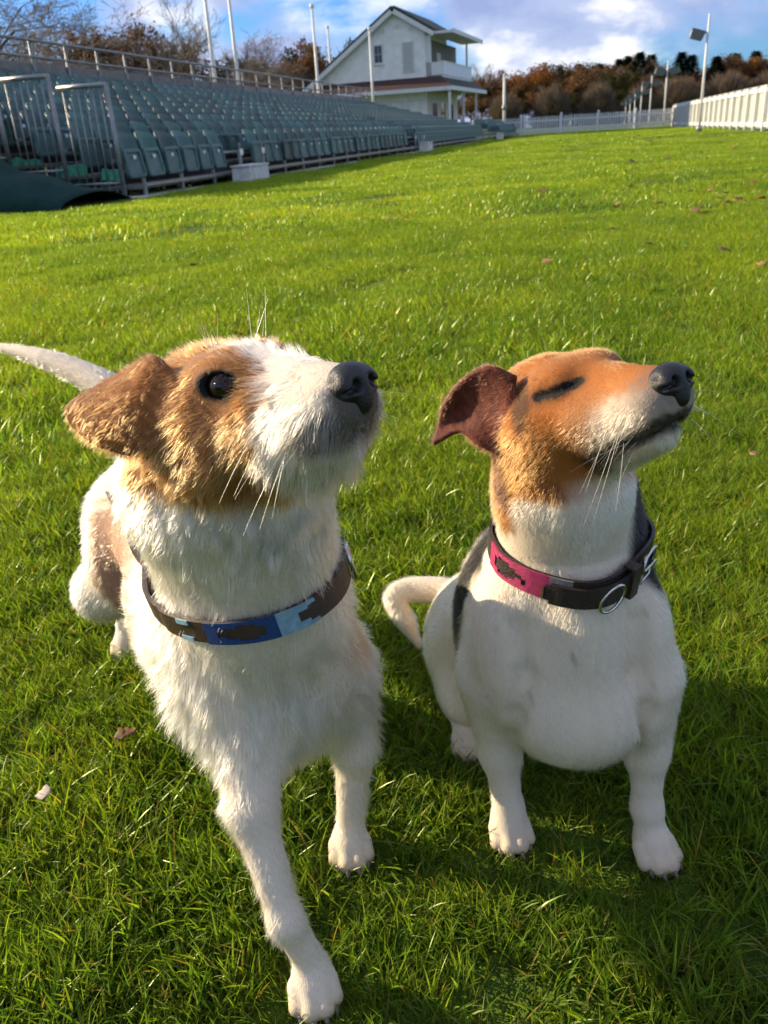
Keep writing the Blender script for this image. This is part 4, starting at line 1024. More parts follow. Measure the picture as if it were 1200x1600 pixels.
def finish_dog(root, S, colour, h=.0024):
    P, Fq = S.mesh(h); Nv = S.grad(P)
    me = np_mesh('body', P, Fq)
    c = np.clip(colour(P, Nv, np.random.default_rng(1)), 0, .9)
    a = me.color_attributes.new('scol', 'FLOAT_COLOR', 'POINT')
    a.data.foreach_set('color', np.concatenate([c, np.ones((len(P), 1))], 1).astype(np.float32).ravel())
    link('body', me, M_SKIN, root)
    return P, Fq, Nv
# ------------------------------------------------------------------ rough-coated dog, standing
WHITE = np.array((.69, .585, .445)); TAN = np.array((.27, .105, .028)); DTAN = np.array((.150, .053, .013)); BLACK = np.array((.005, .004, .004))
GREY = np.array((.16, .14, .13)); PINK = np.array((.55, .36, .27)); PALE = np.array((.46, .29, .15))

def dog_a():
    root = empty('dog', (-.13, .60, 0))
    root.matrix_world  # keep at base
    Hd = head_frame((-.0706, .4487, .471), (.7097, -.6610, .2436), (.6777, .7351, .0200), (-.1923, .1509, .9697), 1.0)
    w, l, d = Hd['w'], Hd['l'], Hd['d']
    S = SDF()
    # trunk
    S.ell((-.106, .560, .222), (.077, .072, .088), None, .03, flow=(0, .1, -1), ln=.025)
    S.ell((-.150, .650, .228), (.075, .095, .082), None, .04, flow=(-.35, .9, -.3), ln=.014)
    S.cone((-.155, .66, .235), (-.238, .82, .240), .072, .062, .04, flow=(-.4, .85, -.3), ln=.010)
    S.ell((-.245, .830, .232), (.066, .068, .070), None, .03, flow=(-.3, .7, -.6), ln=.010)
    # neck
    S.cone((-.112, .570, .285), (-.118, .500, .395), .062, .045, .04, flow=(.05, .1, -1), ln=.013)
    S.cone((-.118, .50, .40), w((-.035, 0, -.015)), .045, .040, .03, flow=(0, .1, -1), ln=.013)
    S.cone((-.084, .522, .30), (-.070, .476, .400), .048, .034, .04, flow=(.05, 0, -1), ln=.015)
    # right front leg, stepping towards the camera
    pR = ground_at(492, 1560); pL = ground_at(549, 1338)
    sR = at_y(345, 1120, .515); eR = at_y(392, 1262, .475); kR = at_y(447, 1440, .435); wR = at_y(470, 1508, .42)
    S.cone(sR + (.02, .02, 0), eR, .037, .0175, .03, flow=(.15, -.1, -1), ln=.011)
    S.cone(eR, kR, .0168, .0115, .014, flow=(.15, -.1, -1), ln=.009)
    S.cone(kR, pR + (0, .012, .022), .0118, .0118, .012, flow=(.1, -.1, -1), ln=.008)
    cl = paw(S, pR, (.25, -1), .80)
    # left front leg
    sL = at_y(545, 1060, .575); eL = at_y(553, 1165, .575)
    S.cone(sL + (-.015, .01, 0), eL, .038, .0175, .03, flow=(0, .1, -1), ln=.013)
    S.cone(eL, pL + (0, .01, .02), .0160, .0118, .014, flow=(0, .1, -1), ln=.011)
    cl += paw(S, pL, (.12, -1), .80)
    # hind legs
    for hp, sx in ((ground_at(200, 1022), -1), (np.array((-.205, .965, 0)), 1)):
        hx = -.248 + sx * .040; top = np.array((hx, .825, .205)); hk = np.array((hp[0] + .006, hp[1] + .020, .092)); kn = np.array((hp[0] * .55 + hx * .45, hp[1] - .095, .150))
        S.ell(top, (.036, .060, .068), None, .03, flow=(-.1, .3, -1), ln=.011)
        S.cone(top + (0, -.01, -.03), kn, .042, .031, .025, flow=(-.1, .2, -1), ln=.010)
        S.cone(kn, hk, .031, .0165, .02, flow=(0, .4, -1), ln=.009)
        S.cone(hk, hp + (0, .012, .02), .0145, .0130, .012, flow=(0, -.2, -1), ln=.007)
        paw(S, hp, (.25, -1), .80)
    # tail, raised and pointing back to the left
    tl = [(-.255, .885, .272), at_y(215, 640, .93), at_y(150, 594, .97), at_y(70, 561, 1.01), at_y(-8, 540, 1.05)]
    tube_line(S, tl, (.022, .018, .0165, .0125, .004), .007)
    add_head(S, Hd, dict(skull=.007, cheek=.012, brow=.0075, lip=.018, lip2=.018, bridge=.0048, chin=.030, dz=-.006))
    for y in (-1, 1):      # muzzle padding under the beard
        S.ell(w((.045, y * .012, -.020)), (.026, .015, .019), Hd['R'], .012, flow=d((-.35, y * .2, -.9)), ln=.020)
    # ears: folded drop flaps
    G = pxgrid([[(272, 590, .440), (240, 561, .450), (208, 578, .462)], [(262, 645, .432), (205, 625, .440), (148, 610, .460)],
                [(243, 688, .432), (182, 664, .438), (108, 638, .462)], [(200, 706, .436), (150, 690, .446), (116, 662, .460)]])
    sheet(S, G, .0024, ln=.006, ear=True); GL = [[q + d((-.014, -.006, -.022)) for q in r] for r in mirror(G, Hd)]; sheet(S, GL, .0024, ln=.006, ear=True)
    # eyes
    eyes = []
    for y in (-1, 1):
        e = np.array((.0135, y * .0265, .0125)); o = nrm(np.array((.50, y * .80, .22))); tn = nrm(np.cross(np.cross(o, (1, 0, -.15)), o)); bn = np.cross(o, tn)
        e = l(on_surface(S, w(e)))[0]; c = e - o * .0099
        S.ell(w(e + o * .001), (.0082, .0048, .012), Hd['R'] @ np.stack([tn, bn, o], 1), .003, sub=True)
        S.ell(w(c), (.0097,) * 3, Hd['R'], .002, sub=True)
        eyes.append((w(c + o * .0004), e, np.stack([tn, bn, o], 1)))
    earpts = np.array(G).reshape(-1, 3); earptsL = np.array(GL).reshape(-1, 3)
    def eard(P): return np.min(np.linalg.norm(P[:, None] - np.concatenate([earpts, earptsL])[None], axis=2), 1) if len(P) < 20000 else np.concatenate([eard(q) for q in np.array_split(P, len(P) // 15000 + 1)])
    earprims = [q for q in S.p if q.get('ear')]
    def earmask(P):
        dm = np.full(len(P), .1)
        for q in earprims:
            m = np.all((P > q['lo'] - .01) & (P < q['hi'] + .01), axis=1)
            if m.any(): dm[m] = np.minimum(dm[m], S.dist(q, P[m]))
        return sstep(dm, .004, .0015)
    def colour(P, Nn, r):
        q = l(P); x, y, z = q.T; ay = np.abs(y)
        n = vnoise(P, 130, 5)[:, 0]; n2 = vnoise(P, 420, 6)[:, 1]
        c = np.tile(WHITE, (len(P), 1)) * (1 + .05 * n2[:, None])
        # tan mask on the head
        edge = .020 + .006 * n
        ishead = sstep(z + .25 * x, -.064, -.050) * sstep(x, -.105, -.085) * sstep(ay, .10, .07)
        tanm = ishead * sstep(x + .004 * n + .35 * np.clip(-z - .01, 0, 1), .045, .037)
        bw = .0028 + .002 * n + np.clip(x + .006, 0, .1) * .13 + np.clip(x - .032, 0, .1) * 1.2; blaze = sstep(ay, bw + .003, bw - .001) * sstep(x, -.022, -.008) * sstep(z, .006, .014)
        tanm = tanm * (1 - blaze)
        tc = lerp(np.tile(TAN, (len(P), 1)), np.tile(PALE, (len(P), 1)), sstep(n2 + n * .5, .5, 1.2) * .45)
        tc = lerp(tc, np.tile(DTAN, (len(P), 1)), sstep(-x - .5 * z, .0, .05) * .5)
        c = lerp(c, tc, tanm)
        # light streak on the cheek
        em = earmask(P); c = lerp(c, np.tile(DTAN * 1.55, (len(P), 1)) * (1 + .25 * n2[:, None]), em)
        # brown nape and patches on the body
        dn = np.linalg.norm((P - np.array((-.175, .60, .345))) / (.05, .07, .05), axis=1); c = lerp(c, np.tile(TAN, (len(P), 1)), sstep(dn + .15 * n, 1.05, .8))
        df = np.linalg.norm((P - np.array((-.255, .70, .215))) / (.075, .125, .105), axis=1); c = lerp(c, np.tile(np.array((.38, .215, .13)), (len(P), 1)), sstep(df + .12 * n, 1.05, .85))
        ds = np.linalg.norm((P - at_y(572, 965, .565)) / (.036, .05, .042), axis=1); c = lerp(c, np.tile(np.array((.46, .25, .13)), (len(P), 1)), sstep(ds + .2 * n, 1.15, .5) * .9)
        # dark hair round the mouth, nose and eyes, with muzzle shade painted in
        dm = sstep(np.abs(z + .020) + .002 * n2, .015, .007) * sstep(x + .003 * n + .004 * n2, .046, .060)
        dm = np.maximum(dm, sstep(np.linalg.norm(q - np.array((.086, 0, -.006)), axis=1), .023, .014) * sstep(z, .004, -.004))
        c = lerp(c, np.tile(GREY * .28, (len(P), 1)), dm * .9)
        for _, e, Mf in eyes:
            a = np.linalg.norm(((q - e) @ Mf) / np.array((.0152, .0088, .014)), axis=1)
            c = lerp(c, np.tile(BLACK, (len(P), 1)), sstep(a + .1 * n2, 1.05, .8))
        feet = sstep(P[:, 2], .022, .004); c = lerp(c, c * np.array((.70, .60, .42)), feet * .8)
        return c
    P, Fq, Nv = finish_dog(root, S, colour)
    def density(p):
        q = l(p); hd = sstep(np.linalg.norm(q - (.02, 0, -.005), axis=1), .12, .09)
        return 1 + 1.4 * hd
    def adjust(R0, NN, flow, ln, lift, grav):
        q = l(R0); x, y, z = q.T; ay = np.abs(y)
        keep = np.ones(len(R0), bool)
        for _, e, Mf in eyes:
            a = np.linalg.norm(((q - e) @ Mf) / np.array((.0080, .0046, .012)), axis=1); keep &= a > 1.0
            ln = ln * (.25 + .75 * sstep(np.linalg.norm(q - e, axis=1), .010, .019))
        dn = np.linalg.norm(q - np.array((.084, 0, -.001)), axis=1); keep &= dn > .0142
        ln = ln * (.34 + .66 * sstep(dn, .014, .028))
        hd = sstep(np.linalg.norm(q - (.02, 0, -.005), axis=1), .105, .085)
        beard = hd * sstep(x, .020, .034) * sstep(z, .004, -.008)
        flow = nrm(flow + beard[:, None] * d((-.1, 0, -1.0)) * .8)
        lift = lift + .08 * beard + .02 * hd * sstep(z, .02, .035)
        mth = hd * sstep(x, .038, .050) * sstep(np.abs(z + .024), .014, .008); ln = ln * (1 - .45 * mth)
        grav = grav + .35 * beard
        em = earmask(R0); lift = lift + .06 * em; ln = ln * (1 - em) + .0065 * em
        flank = np.linalg.norm((R0 - np.array((-.255, .70, .215))) / (.06, .09, .09), axis=1); ln = np.where(flank < 1, ln * .45, ln)
        feather = sstep(R0[:, 2], .20, .16) * sstep(R0[:, 2], .10, .14) * sstep(R0[:, 0], -.06, -.01); ln = ln * (1 + .6 * feather); lift = lift + .15 * feather
        paws = sstep(R0[:, 2], .035, .015); ln = ln * (1 - .35 * paws)
        return flow, ln, lift, grav, keep
    make_fur('fur', root, P, Fq, Nv, S, colour, dict(density=density, adjust=adjust, lift=.22, grav=.25, lay=.25, nf=75, nz=.26, rnd=.10, curl=.06, clump=.0060, cl=.85, cnz=.26),
             FUR_A, 11, .00019)
    nose_part(root, Hd)
    for c, e, Mf in eyes: eye_part(root, c, .0099, look=Hd['R'] @ Mf[:, 2])
    claws(root, cl)
    # whiskers
    r = np.random.default_rng(3); hs = []
    for k in range(26):
        y = -1 if k < 16 else 1
        b = np.array((r.uniform(.035, .065), y * .022, r.uniform(-.026, -.008))); o = np.array((r.uniform(-.2, .5), y * 1.0, r.uniform(-.9, .1))); o /= np.linalg.norm(o)
        ll = r.uniform(.025, .045); hs.append([w(b + o * ll * t + np.array((-.3, 0, -.5)) * ll * t * t * .5) for t in np.linspace(0, 1, 6)])
    for k in range(12):
        y = -1 if k < 7 else 1
        b = np.array((r.uniform(-.005, .014), y * .016, .030)); o = nrm(np.array((r.uniform(.0, .7), y * r.uniform(.0, .5), 1.0))); ll = r.uniform(.015, .03)
        hs.append([w(b + o * ll * t) for t in np.linspace(0, 1, 5)])
    whiskers('whiskers', root, hs, (.75, .68, .6))
    for o in root.children: o.matrix_parent_inverse = Matrix.Translation(root.location).inverted()
    tag(root, 'rough-coated white and tan terrier with blue collar, standing with one front paw forward', 'dog')
    return S
FUR_A = 230000
S_A = dog_a()
# ------------------------------------------------------------------ smooth-coated dog, sitting
ORG = np.array((.33, .112, .022)); DORG = np.array((.15, .048, .012)); CREAM = np.array((.52, .43, .33))
def dog_b():
    root = empty('dog', (.14, .64, 0))
    Hd = head_frame((.1428, .5535, .4235), (.4040, -.8308, .3826), (.8834, .4631, .0722), (-.2370, .3088, .9211), 1.04)
    w, l, d = Hd['w'], Hd['l'], Hd['d']
    S = SDF()
    # trunk
    S.ell((.143, .592, .186), (.073, .070, .086), None, .03, flow=(0, .05, -1), ln=.008)
    S.ell((.147, .640, .215), (.069, .070, .085), None, .04, flow=(0, .6, -.8), ln=.008)
    S.cone((.140, .655, .190), (.122, .775, .090), .072, .068, .05, flow=(-.15, .7, -.6), ln=.008)
    S.ell((.118, .780, .078), (.070, .072, .074), None, .04, flow=(-.1, .7, -.5), ln=.008)
    for px in (790, 996):
        S.ell(at_y(px, 1015, .572), (.027, .036, .060), None, .016, flow=(0, 0, -1), ln=.007)
    S.ell(at_y(905, 1000, .545), (.017, .020, .045), None, .020, flow=(0, .1, -1), ln=.009)
    # neck
    S.cone((.148, .605, .240), (.136, .578, .350), .060, .0455, .04, flow=(0, .05, -1), ln=.008)
    S.cone((.136, .575, .355), w((-.034, 0, -.012)), .0455, .039, .03, flow=(0, .05, -1), ln=.007)
    S.cone(at_y(962, 850, .608), at_y(948, 770, .602), .021, .020, .03, flow=(0, .05, -1), ln=.008)
    # front legs
    pR = ground_at(797, 1312); pL = ground_at(1022, 1342)
    sR = at_y(775, 1060, .592); eR = at_y(781, 1172, .588); kR = at_y(795, 1262, .577)
    sL = at_y(1002, 1060, .565); eL = at_y(1010, 1172, .562); kL = at_y(1011, 1262, .553)
    S.cone(sR, eR, .034, .0178, .014, flow=(0, 0, -1), ln=.006); S.cone(eR, kR, .0170, .0120, .014, flow=(0, 0, -1), ln=.0055)
    S.cone(kR, pR + (0, .010, .02), .0120, .0122, .012, flow=(0, -.1, -1), ln=.005)
    S.cone(sL, eL, .034, .0178, .014, flow=(0, 0, -1), ln=.006); S.cone(eL, kL, .0168, .0120, .014, flow=(0, 0, -1), ln=.0055)
    S.cone(kL, pL + (0, .012, .02), .0120, .0122, .012, flow=(0, -.1, -1), ln=.005)
    cl = paw(S, pR, (.10, -1), .80, .004) + paw(S, pL, (.22, -1), .82, .004)
    S.ell(at_y(905, 1120, .55), (.050, .040, .040), None, .03, flow=(0, .3, -1), ln=.008)
    # shallow creases: between shoulders and breast, and at the armpits
    for line_ in (((806, 975), (822, 1040), (830, 1100)), ((990, 970), (975, 1040), (968, 1100)), ((828, 1105), (812, 1150), (806, 1175)), ((966, 1100), (978, 1145), (984, 1170))):
        pp = on_surface(S, np.array([at_y(a_, b_, .55) for a_, b_ in line_]))
        for a_, b_ in zip(pp[:-1], pp[1:]): S.cone(a_, b_, .0022, .0022, .016, sub=True)
    # haunches, shanks and hind feet
    for c, kn, hk, ft, dr in (((.086, .750, .085), (.078, .705, .062), (.078, .755, .026), (.0770, .692, 0), (-.05, -1)),
                              ((.172, .765, .080), (.195, .715, .060), (.185, .765, .026), (.196, .705, 0), (.25, -1))):
        S.ell(c, (.040, .066, .070), None, .03, flow=(0, .3, -1), ln=.007)
        S.cone(kn, hk, .030, .022, .02, flow=(0, .2, -1), ln=.006)
        S.cone(hk, np.array(ft) + (0, .02, .016), .019, .0165, .014, flow=(0, -1, -.1), ln=.005)
        cl += paw(S, ft, dr, .86, .004)
    # tail curled round to its right
    tl = [(.100, .840, .075), at_y(702, 926, .875), at_y(648, 921, .89), at_y(618, 934, .885), at_y(634, 970, .875), at_y(654, 1010, .865)]
    tube_line(S, tl, (.024, .0165, .0150, .0145, .0125, .0040), .008)
    add_head(S, Hd, dict(skull=.006, cheek=.007, brow=.005, lip=.006, lip2=.006, bridge=.0045, chin=.006))
    G = pxgrid([[(804, 590, .556), (792, 640, .558), (780, 705, .563)], [(762, 575, .566), (748, 632, .577), (750, 694, .566)],
                [(722, 597, .580), (716, 640, .592), (720, 672, .580)], [(694, 636, .588), (688, 664, .592), (679, 692, .586)]])
    sheet(S, G, .0020, ln=.005, ear=True)
    GLp = [[q + Hd['d']((-.014, -.004, -.026)) for q in r] for r in mirror(G, Hd)]; sheet(S, GLp, .0020, ln=.005, ear=True)
    earprims = [q for q in S.p if q.get('ear')]
    eyes = []
    for y in (-1, 1):      # closed lids: a soft swelling with a slit
        e = np.array((.0135, y * .0255, .0125)); o = nrm(np.array((.50, y * .80, .22)))
        S.ell(w(e - o * .0062), (.0098,) * 3, Hd['R'], .006, flow=d((-.6, y * .6, 0)), ln=.003)
        q3 = np.array([(.0270, y * .0190, .0140), (.0160, y * .0295, .0118), (.0020, y * .0355, .0120)])
        a1, m, a2 = (l(q)[0] if q.ndim > 1 else l(q[None])[0] for q in on_surface(S, np.array([w(q) for q in q3])))
        S.cone(w(a1), w(m), .0009, .0014, .002, sub=True); S.cone(w(m), w(a2), .0014, .0009, .002, sub=True)
        eyes.append((e, a1, m, a2))
    def earmask(P):
        dm = np.full(len(P), .1)
        for q in earprims:
            m = np.all((P > q['lo'] - .01) & (P < q['hi'] + .01), axis=1)
            if m.any(): dm[m] = np.minimum(dm[m], S.dist(q, P[m]))
        return sstep(dm, .004, .0015)
    Gn = np.array(G); nin = nrm(np.cross(Gn[2, 1] - Gn[0, 1], Gn[1, 2] - Gn[1, 0])); nin = nin * np.sign(nin @ (CC - Gn[1, 1]))
    ninl = Hd['R'].T @ nin
    def colour(P, Nn, r):
        q = l(P); x, y, z = q.T; ay = np.abs(y); K = len(P)
        n = vnoise(P, 120, 15)[:, 0]; n2 = vnoise(P, 420, 16)[:, 1]
        full = lambda v: np.tile(v, (K, 1))
        c = full(WHITE) * (1 + .04 * n2[:, None])
        # faint dark ticking on the chest and shoulder
        tick = sstep(vnoise(P, 95, 31)[:, 2], .80, 1.15) * sstep(P[:, 2], .16, .20) * sstep(P[:, 2], .27, .24); c = lerp(c, full(GREY), tick * .45)
        mot = sstep(vnoise(P, 30, 33)[:, 0] + .4 * n2, .5, 1.3) * sstep(P[:, 2], .30, .26); c = lerp(c, full(np.array((.46, .37, .30))), mot * .35)
        # black saddle and the back of the neck
        bx = .165 + (P[:, 1] - .60) * -.35
        sad = sstep(P[:, 1] + .004 * n, .608, .618) * sstep(P[:, 1] + .006 * n, .672, .660) * sstep(P[:, 2] + .006 * n, .135, .150)
        nap = sstep(P[:, 1] - .12 * (P[:, 2] - .3) + .006 * n, .604, .618) * sstep(P[:, 2], .24, .27) * sstep(P[:, 2], .40, .37)
        side = sstep(P[:, 0] + .004 * n, .170, .178) * sstep(P[:, 1], .556, .572) * sstep(P[:, 2], .235, .26)
        c = lerp(c, full(BLACK), np.maximum(np.maximum(sad, nap), side))
        # tan head
        ishead = sstep(z + .30 * x + .003 * n, -.068, -.058) * sstep(x, -.125, -.10) * sstep(ay, .12, .09)
        neckt = sstep(np.linalg.norm((q - np.array((-.055, -.020, -.050))) / (.035, .04, .038), axis=1) + .1 * n, 1.05, .85)
        tanm = np.maximum(ishead, neckt) * (1 - .0 * x)
        under = sstep(z - .28 * x + .003 * n, -.046, -.056) * sstep(x, -.012, .012)
        mz = sstep(x - .5 * z + .004 * n, .034, .056) * sstep(z + .002 * n2, .004, -.006)
        tc = lerp(full(ORG), full(DORG), sstep(n + n2 * .5 - x * 12, .1, 1.4) * .65)
        tc = lerp(tc, full(CREAM * (.85, .7, .5)), sstep(x, .012, .03) * sstep(z, .012, -.016) * .35)
        tc = lerp(tc, full(CREAM), mz * .85)
        c = lerp(c, tc, tanm); c = lerp(c, full(WHITE), under)
        gn = sstep(np.linalg.norm((q - np.array((.072, 0, -.006))) / (.022, .022, .016), axis=1) + .1 * n2, 1.2, .7)
        c = lerp(c, full(GREY * .8), gn * .75); c = lerp(c, full(GREY), ishead * mz * sstep(n2, -.2, .9) * .45)
        lz = np.where(x > .05, -.0305 + (x - .05) * .226, -.0305 - (.05 - x) * .338); lw = .0065 + .0035 * sstep(x, .040, .016); lip = sstep(np.abs(z - lz) + .0015 * n2, lw, lw - .0035) * sstep(x, .006, .018)
        c = lerp(c, full(BLACK * 1.5), lip * .9)
        # dark line in front of the ear, eyelids
        be = sstep(np.linalg.norm((q - np.array((-.011, -.040, .008))) / (.0085, .016, .027), axis=1) + .15 * n, 1.1, .6) + sstep(np.linalg.norm((q - np.array((-.011, .040, .008))) / (.0085, .016, .027), axis=1) + .15 * n, 1.1, .6)
        c = lerp(c, full(BLACK * 2), np.clip(be, 0, 1) * .75)
        nk = sstep(np.linalg.norm((q - np.array((-.049, -.050, -.040))) / (.012, .02, .022), axis=1) + .15 * n, 1.1, .7); c = lerp(c, full(BLACK * 1.6), nk * .85)
        for e, a1, m, a2 in eyes:
            dd = np.minimum(SDF.dist(dict(t='c', a=a1, b=m, ra=0, rb=0), q), SDF.dist(dict(t='c', a=m, b=a2, ra=0, rb=0), q))
            c = lerp(c, full(DORG * .6), sstep(dd, .0095, .004) * .45)
            c = lerp(c, full(BLACK), sstep(dd + .0006 * n2, .0046, .0028))
        em = earmask(P); inner = sstep(Nn @ nin, .1, .5) * (y < 0) + sstep(Nn @ Hd['d'](ninl * (1, -1, 1)), .1, .5) * (y > 0)
        ec = lerp(full(DORG * .9), full(np.array((.115, .030, .020))), inner * .8) * (1 + .35 * n2[:, None])
        c = lerp(c, ec, em)
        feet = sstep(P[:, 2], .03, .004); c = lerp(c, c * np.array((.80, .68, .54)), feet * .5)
        return c
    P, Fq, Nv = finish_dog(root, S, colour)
    def density(p):
        q = l(p); hd = sstep(np.linalg.norm(q - (.02, 0, -.005), axis=1), .12, .09); return 1 + 1.6 * hd
    def adjust(R0, NN, flow, ln, lift, grav):
        q = l(R0); keep = np.ones(len(R0), bool)
        dn = np.linalg.norm(q - np.array((.084, 0, -.001)), axis=1); keep &= dn > .0140
        ln = ln * (.3 + .7 * sstep(dn, .014, .034))
        for e, a1, m_, a2 in eyes:
            dd = np.minimum(SDF.dist(dict(t='c', a=a1, b=m_, ra=0, rb=0), q), SDF.dist(dict(t='c', a=m_, b=a2, ra=0, rb=0), q)); ln = ln * (.35 + .65 * sstep(dd, .004, .012))
        em = earmask(R0); inner = sstep(NN @ nin, .1, .5) * (q[:, 1] < 0)
        ln = ln * (1 - em) + .0062 * em; keep &= ~((em > .5) & (inner > .5) & (np.random.default_rng(2).random(len(R0)) < .10))
        paws = sstep(R0[:, 2], .035, .015); ln = ln * (1 - .3 * paws)
        return flow, ln, lift, grav, keep
    make_fur('fur', root, P, Fq, Nv, S, colour, dict(density=density, adjust=adjust, lift=.24, grav=.0, lay=.25, nf=38, nz=.30, rnd=.12, curl=.03, clump=.0036, cl=.45, cnz=.14),
             FUR_B, 21, .00022)
    nose_part(root, Hd)
    claws(root, cl)
    r = np.random.default_rng(5); hs = []
    for k in range(22):
        y = -1 if k < 13 else 1
        b = np.array((r.uniform(.035, .07), y * .0215, r.uniform(-.036, -.010))); o = nrm(np.array((r.uniform(-.2, .6), y * 1.0, r.uniform(-1.3, .1)))); ll = r.uniform(.02, .05)
        hs.append([w(b + o * ll * t + np.array((-.3, 0, -.3)) * ll * t * t * .5) for t in np.linspace(0, 1, 6)])
    for y in (-1, 1): hs.append([w(np.array((.002, y * .018, .030)) + nrm(np.array((.25, y * .2, 1.0))) * .032 * t) for t in np.linspace(0, 1, 5)])
    whiskers('whiskers', root, hs, (.7, .65, .58))
    for o in root.children: o.matrix_parent_inverse = Matrix.Translation(root.location).inverted()
    tag(root, 'smooth-coated white terrier with tan head and black patches, sitting with eyes shut, pink collar', 'dog')
    return S
FUR_B = 210000
S_B = dog_b()
# ------------------------------------------------------------------ collars (worn, so things of their own)
def spline_closed(pts, n):
    P = np.array(pts); m = len(P); out = []
    for t in np.linspace(0, m, n, endpoint=False):
        i = int(t); f = t - i; a, b, c, e = P[(i - 1) % m], P[i % m], P[(i + 1) % m], P[(i + 2) % m]
        out.append(.5 * (2 * b + (c - a) * f + (2 * a - 5 * b + 4 * c - e) * f * f + (3 * b - a - 3 * c + e) * f ** 3))
    return np.array(out)
class Strap:
    """a band along a closed line: piece(s0, s1, t0, t1, h0, h1) makes a curved slab on it; s in metres along, t across, h outwards"""
    def __init__(s, line, axis, width, n=240):
        s.P = line; d = np.linalg.norm(np.roll(line, -1, 0) - line, axis=1); s.S = np.concatenate([[0], np.cumsum(d)]); s.len = s.S[-1]
        T = nrm(np.roll(line, -1, 0) - np.roll(line, 1, 0)); cen = line.mean(0)
        A = axis if np.ndim(axis) == 2 else np.tile(axis, (len(line), 1))
        O = np.cross(T, A); O *= np.sign(((line - cen) * O).sum(1))[:, None]; O = nrm(O)
        s.O, s.A = O, nrm(np.cross(O, T)); s.A *= np.sign((s.A * A).sum(1))[:, None]; s.w = width
    def at(s, u, t, h):
        u = u % s.len; i = int(np.searchsorted(s.S, u, 'right') - 1); n = len(s.P); f = (u - s.S[i]) / max(s.S[i + 1] - s.S[i], 1e-9); j = (i + 1) % n; i %= n
        g = lambda X: X[i] * (1 - f) + X[j] * f
        return g(s.P) + nrm(g(s.A)) * (t * s.w * .5) + nrm(g(s.O)) * h
    def slab(s, u0, u1, t0, t1, h0, h1, step=.003, mb=None):
        mb = mb or MB(); k = max(2, int(abs(u1 - u0) / step) + 1); vs = []; fs = []
        us = np.linspace(u0, u1, k)
        for u in us: vs += [s.at(u, t0, h0), s.at(u, t1, h0), s.at(u, t1, h1), s.at(u, t0, h1)]
        for i in range(k - 1):
            for a in range(4):
                b = (a + 1) % 4; fs.append((i * 4 + a, i * 4 + b, i * 4 + 4 + b, i * 4 + 4 + a))
        fs += [(3, 2, 1, 0), tuple((k - 1) * 4 + a for a in range(4))]
        return mb.add(vs, fs)
    def nearest(s, p):
        i = int(np.argmin(np.linalg.norm(s.P - np.array(p), axis=1))); return s.S[i]
M_LEATHER = material('brown_leather', (.055, .028, .016), .45, noise=.35, noise_scale=120, bump=.3, bump_scale=700)
M_DLEATHER = material('dark_leather', (.034, .020, .014), .45, noise=.4, noise_scale=90, bump=.35, bump_scale=600)
M_STEEL = material('polished_steel', (.62, .60, .56), .22, 1.0)
def thread(name, c):
    m = material(name, c, .75, noise=.25, noise_scale=200); nt = m.node_tree; b = nt.nodes['Principled BSDF']
    t = N(nt, 'ShaderNodeTexCoord'); wv = N(nt, 'ShaderNodeTexWave', i_Scale=520.0, i_Distortion=1.5); wv.bands_direction = 'DIAGONAL'
    L(nt, t.outputs['Object'], wv.inputs['Vector']); bp = N(nt, 'ShaderNodeBump', i_Strength=.9, i_Distance=.0008)
    L(nt, wv.outputs[0], bp.inputs['Height']); L(nt, bp.outputs[0], b.inputs['Normal']); return m
M_BLUE, M_SKYB, M_PINK, M_GREYT = thread('blue_thread', (.012, .075, .26)), thread('pale_blue_thread', (.36, .60, .72)), thread('pink_thread', (.62, .035, .16)), thread('grey_thread', (.30, .29, .30))

